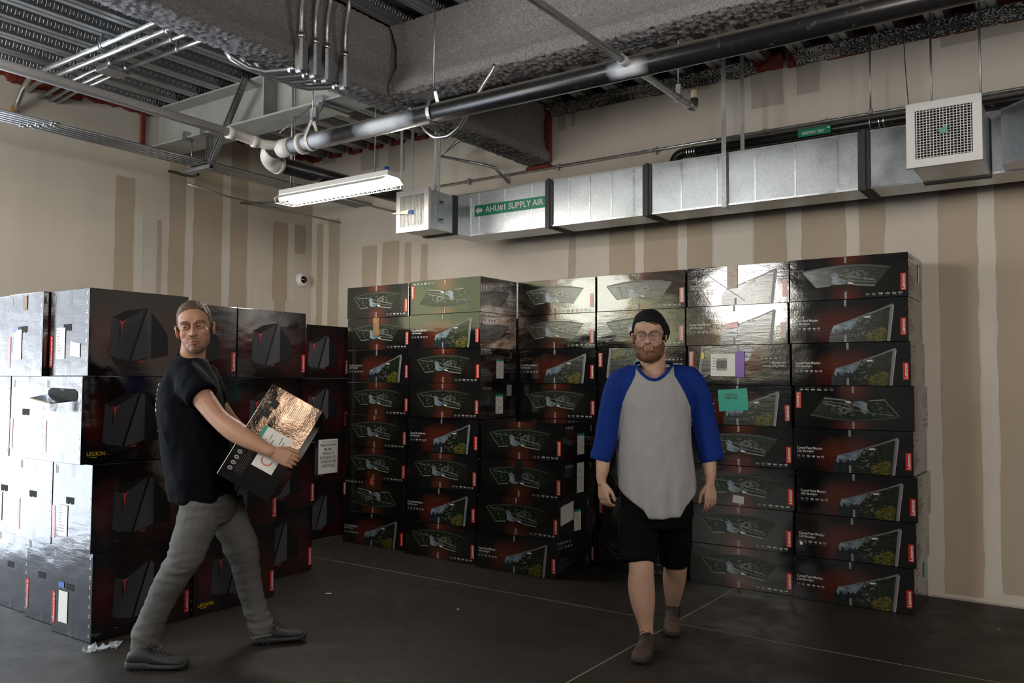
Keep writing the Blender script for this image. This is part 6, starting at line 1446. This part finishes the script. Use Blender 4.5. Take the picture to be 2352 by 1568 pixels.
for s in (-1, 1):
    mb = MB(); mb.poly([H2 @ Vector((s*.034+.0255*cos(a)*abs(cos(a))**-.4, .103-.010*abs((s*.034+.0265*cos(a))/.06)**2, -.004+.0165*sin(a)*abs(sin(a)+1e-6)**-.35))-base for a in [2*pi*(i+.5)/20 for i in range(20)]], 'glass_pane'); mb.build('lens', gl)
# raglan shirt
mb = MB(); R = []
zt = J(1500, 1112, TT).z
R.append(oring(J(1509, 1120, TT), RR, VIEW, .205, .168, 48, 2.3))
for (y, c, a, b) in ((1090, 1507, .203, .175), (1040, 1504, .197, .172), (1000, 1504, .190, .165), (960, 1504, .187, .155), (920, 1504, .195, .145), (890, 1504, .198, .132), (868, 1503, .180, .115), (853, 1502, .138, .098), (842, 1501, .105, .085), (834, 1501, .088, .078)):
    R.append(oring(J(c, y, TT), RR, VIEW, a, b, 48, 2.3))
mb.rings(R, 'cloth_grey_heather')
limb(mb, [(J(1462, 866, TT), .066), (J(1440, 870, TT), .068), (J(1424, 878, TT), .066), (J(1412, 905, TT), .064), (J(1402, 945, TT), .060), (J(1393, 1000, TT), .060), (J(1378, 1056, 4.53), .053)], ends=False, mat='cloth_blue')
limb(mb, [(J(1546, 864, TT), .066), (J(1568, 868, TT), .068), (J(1586, 874, TT), .068), (J(1602, 905, TT), .066), (J(1612, 945, TT), .066), (J(1622, 1000, TT), .067), (J(1636, 1058, 4.52), .058)], ends=False, mat='cloth_blue')
me = voxel(mb, .0075, 3)
zz_ = lambda v: np.clip((J(1500, 960, TT).z+.1-v[:, 2])/.4, .1, 1)
wrinkle(me, .008, 6, (1, 1, .45), 12, zz_); wrinkle(me, .003, 18, (1, 1, .6), 4)
cc = centers(me); q = cc-np.array(O); d = q@np.array(FW); pxx = 1176+FPX*(q@np.array(RT))/d; pyy = 784-FPX*(q@np.array(UP))/d
xl = np.interp(pyy, [830, 862, 880, 900, 925, 962, 1070, 1071, 1400], [1463, 1459, 1451, 1440, 1430, 1424, 1421, 0, 0]); xr = np.interp(pyy, [830, 862, 880, 905, 935, 1070, 1071, 1400], [1546, 1549, 1560, 1574, 1586, 1590, 3000, 3000])
sv = getv(me); q = sv-np.array(O); vx0 = 1176+FPX*(q@np.array(RT))/(q@np.array(FW)); zb = J(1500, 1120, TT).z
tailw = np.clip((zb+.17-sv[:, 2])/.17, 0, 1)**1.3; inx = (vx0 > 1412) & (vx0 < 1604)
sv[:, 2] -= tailw*np.where(inx, np.interp(vx0, [1412, 1425, 1450, 1478, 1490, 1520, 1562, 1576, 1604], [0, .01, .055, .095, .135, .140, .125, .075, .0]), 0)*(sv[:, 2] < zb+.17)
sv[:, :2] += (tailw*np.where(inx, .006*np.sin(vx0*.16), 0))[:, None]*np.array(VIEW)[None, :2]
setv(me, sv); q = sv-np.array(O); dd = q@np.array(FW); vx = 1176+FPX*(q@np.array(RT))/dd; vy = 784-FPX*(q@np.array(UP))/dd
xl = np.interp(vy, [830, 862, 880, 900, 925, 962, 1000, 1076, 1078, 1400], [1463, 1459, 1451, 1440, 1430, 1423, 1419, 1413, 0, 0]); xr = np.interp(vy, [830, 862, 880, 905, 935, 1000, 1040, 1076, 1078, 1400], [1546, 1549, 1560, 1574, 1586, 1590, 1595, 1602, 3000, 3000])
sd_ = np.maximum(xl-vx, vx-xr)                          # signed distance to the raglan seams
front = dd < np.interp(vy, [820, 900], [4.56, 4.55])
yc_ = lambda x: 836+36*np.clip(1-((x-1502)/43.0)**2, 0, 1)
cp = np.zeros((len(sv), 4)); cp[:, 0] = np.clip(.5+sd_/60, 0, 1); cp[:, 3] = 1
s = N('cloth_raglan'); at_ = s.n('ShaderNodeAttribute', attribute_name='tint').outputs['Color']; ax_ = s.n('ShaderNodeSeparateColor', {0: at_}).outputs[0]; co = s.co('Object'); f = s.noise(co, 420, 2)
g_ = s.mix(s.rng(f, .35, .65), (.27, .27, .28), (.33, .33, .34)); bl = s.mix(s.rng(f, .35, .65), (.002, .017, .14), (.004, .029, .21))
s.set(Base_Color=s.mix(s.rng(ax_, .49, .51), g_, bl), Roughness=.85, Specular_IOR_Level=.2, Normal=s.bump(f, .25, .001, s.bump(s.noise(s.co('Object', (1, 1, .5)), 12, 2, .5, .8), .4, .012)))
a_ = me.color_attributes.new('tint', 'FLOAT_COLOR', 'POINT'); a_.data.foreach_set('color', cp.astype(np.float32).ravel())
# cut the neck opening
bm = bmesh.new(); bm.from_mesh(me); bm.verts.ensure_lookup_table()
kill = [vv for i, vv in enumerate(bm.verts) if front[i] and abs(vx[i]-1502) < 43 and vy[i] < yc_(vx[i])]
kill += [vv for i, vv in enumerate(bm.verts) if not front[i] and ((vx[i]-1502)/40)**2 < 1 and vy[i] < 842 and abs(dd[i]-4.55) < .06]
bmesh.ops.delete(bm, geom=list(set(kill)), context='VERTS'); bm.to_mesh(me); bm.free()
ring = []
for i in range(25):
    x = 1459+86*i/24; y = float(yc_(x)); k = np.argmin((vx-x)**2+(vy-y)**2+np.where(front, 0, 1e6)); t_ = float(dd[k]); ring.append(J(x, y, t_-.001))
for i in range(1, 12): a = pi*i/12; ring.append(J(1502+43*cos(a), 836-6*sin(a), 4.55+.075*sin(a)))
ring = [(ring[(i-1) % len(ring)]+ring[i]*2+ring[(i+1) % len(ring)])/4 for i in range(len(ring))]
sh = finish(me, 'raglan_shirt', ['cloth_raglan'], man2, base)
mb = MB(); mb.tube([p-base for p in ring], .0085, 'cloth_blue', 12, closed=True); o = mb.build('neckband', sh); o['label'] = 'blue neckband'
for (a, r_c, bx) in ((J(1378, 1056, 4.53), .0525, (J(1378, 1056, 4.53)-J(1393, 1000, TT))), (J(1636, 1058, 4.52), .0575, (J(1636, 1058, 4.52)-J(1622, 1000, TT)))):
    d_ = bx.normalized(); u_ = d_.cross(VIEW).normalized(); w_ = d_.cross(u_); mb = MB()
    mb.tube([a-base+u_*r_c*cos(t)+w_*r_c*sin(t) for t in [2*pi*i/32 for i in range(32)]], .0042, 'cloth_blue', 8, closed=True); mb.build('sleeve_hem', sh)
# shorts
mb = MB(); R = [oring(J(1508, y, TT+.01), RR, VIEW, a, b, 32, 2.3) for y, a, b in ((1100, .18, .145), (1140, .192, .155), (1180, .195, .155), (1205, .17, .14))]
mb.rings(R, 'shorts_black')
limb(mb, [(J(1468, 1170, 4.54), .105), (J(1466, 1220, 4.52), .104), (J(1466, 1265, 4.49), .100), (J(1466, 1291, 4.47), .098)], ends=False, mat='shorts_black')
limb(mb, [(J(1545, 1170, 4.60), .10), (J(1549, 1220, 4.64), .095), (J(1550, 1265, 4.68), .088), (J(1550, 1289, 4.70), .086)], ends=False, mat='shorts_black')
me = voxel(mb, .009, 2); wrinkle(me, .006, 8, (1, 1, .6), 2); so = finish(me, 'shorts', ['shorts_black'], man2, base)
mb = MB(); mb.tube([J(1424, 1200, 4.50)-base, J(1424, 1250, 4.48)-base], .012, 'shorts_black', 8); mb.build('cargo_pocket', so)
for (a, b, r) in ((J(1484, 1457, 4.48), J(1484, 1480, 4.475), .043), (J(1545, 1388, 4.89), J(1544, 1410, 4.90), .043)):
    mb = MB(); mb.tube([a-base, a*.5+b*.5-base, b-base], [r, r+.001, r+.004], 'sole_black', 20); mb.build('sock', man2)
p = on_z(1494, 1487); q = on_z(1462, 1535); p.z = q.z = .004; q = p+(q-p).normalized()*.30
shoe(man2, base, p, q, ZZ, 'shoe_brown', 'sole_black')
q = on_z(1546, 1466); q.z = .006; p = J(1540, 1418, 4.97); p = q+(p-q).normalized()*.29
shoe(man2, base, p, q, ZZ*.8-VIEW*-.0+(ZZ), 'shoe_brown', 'sole_black')
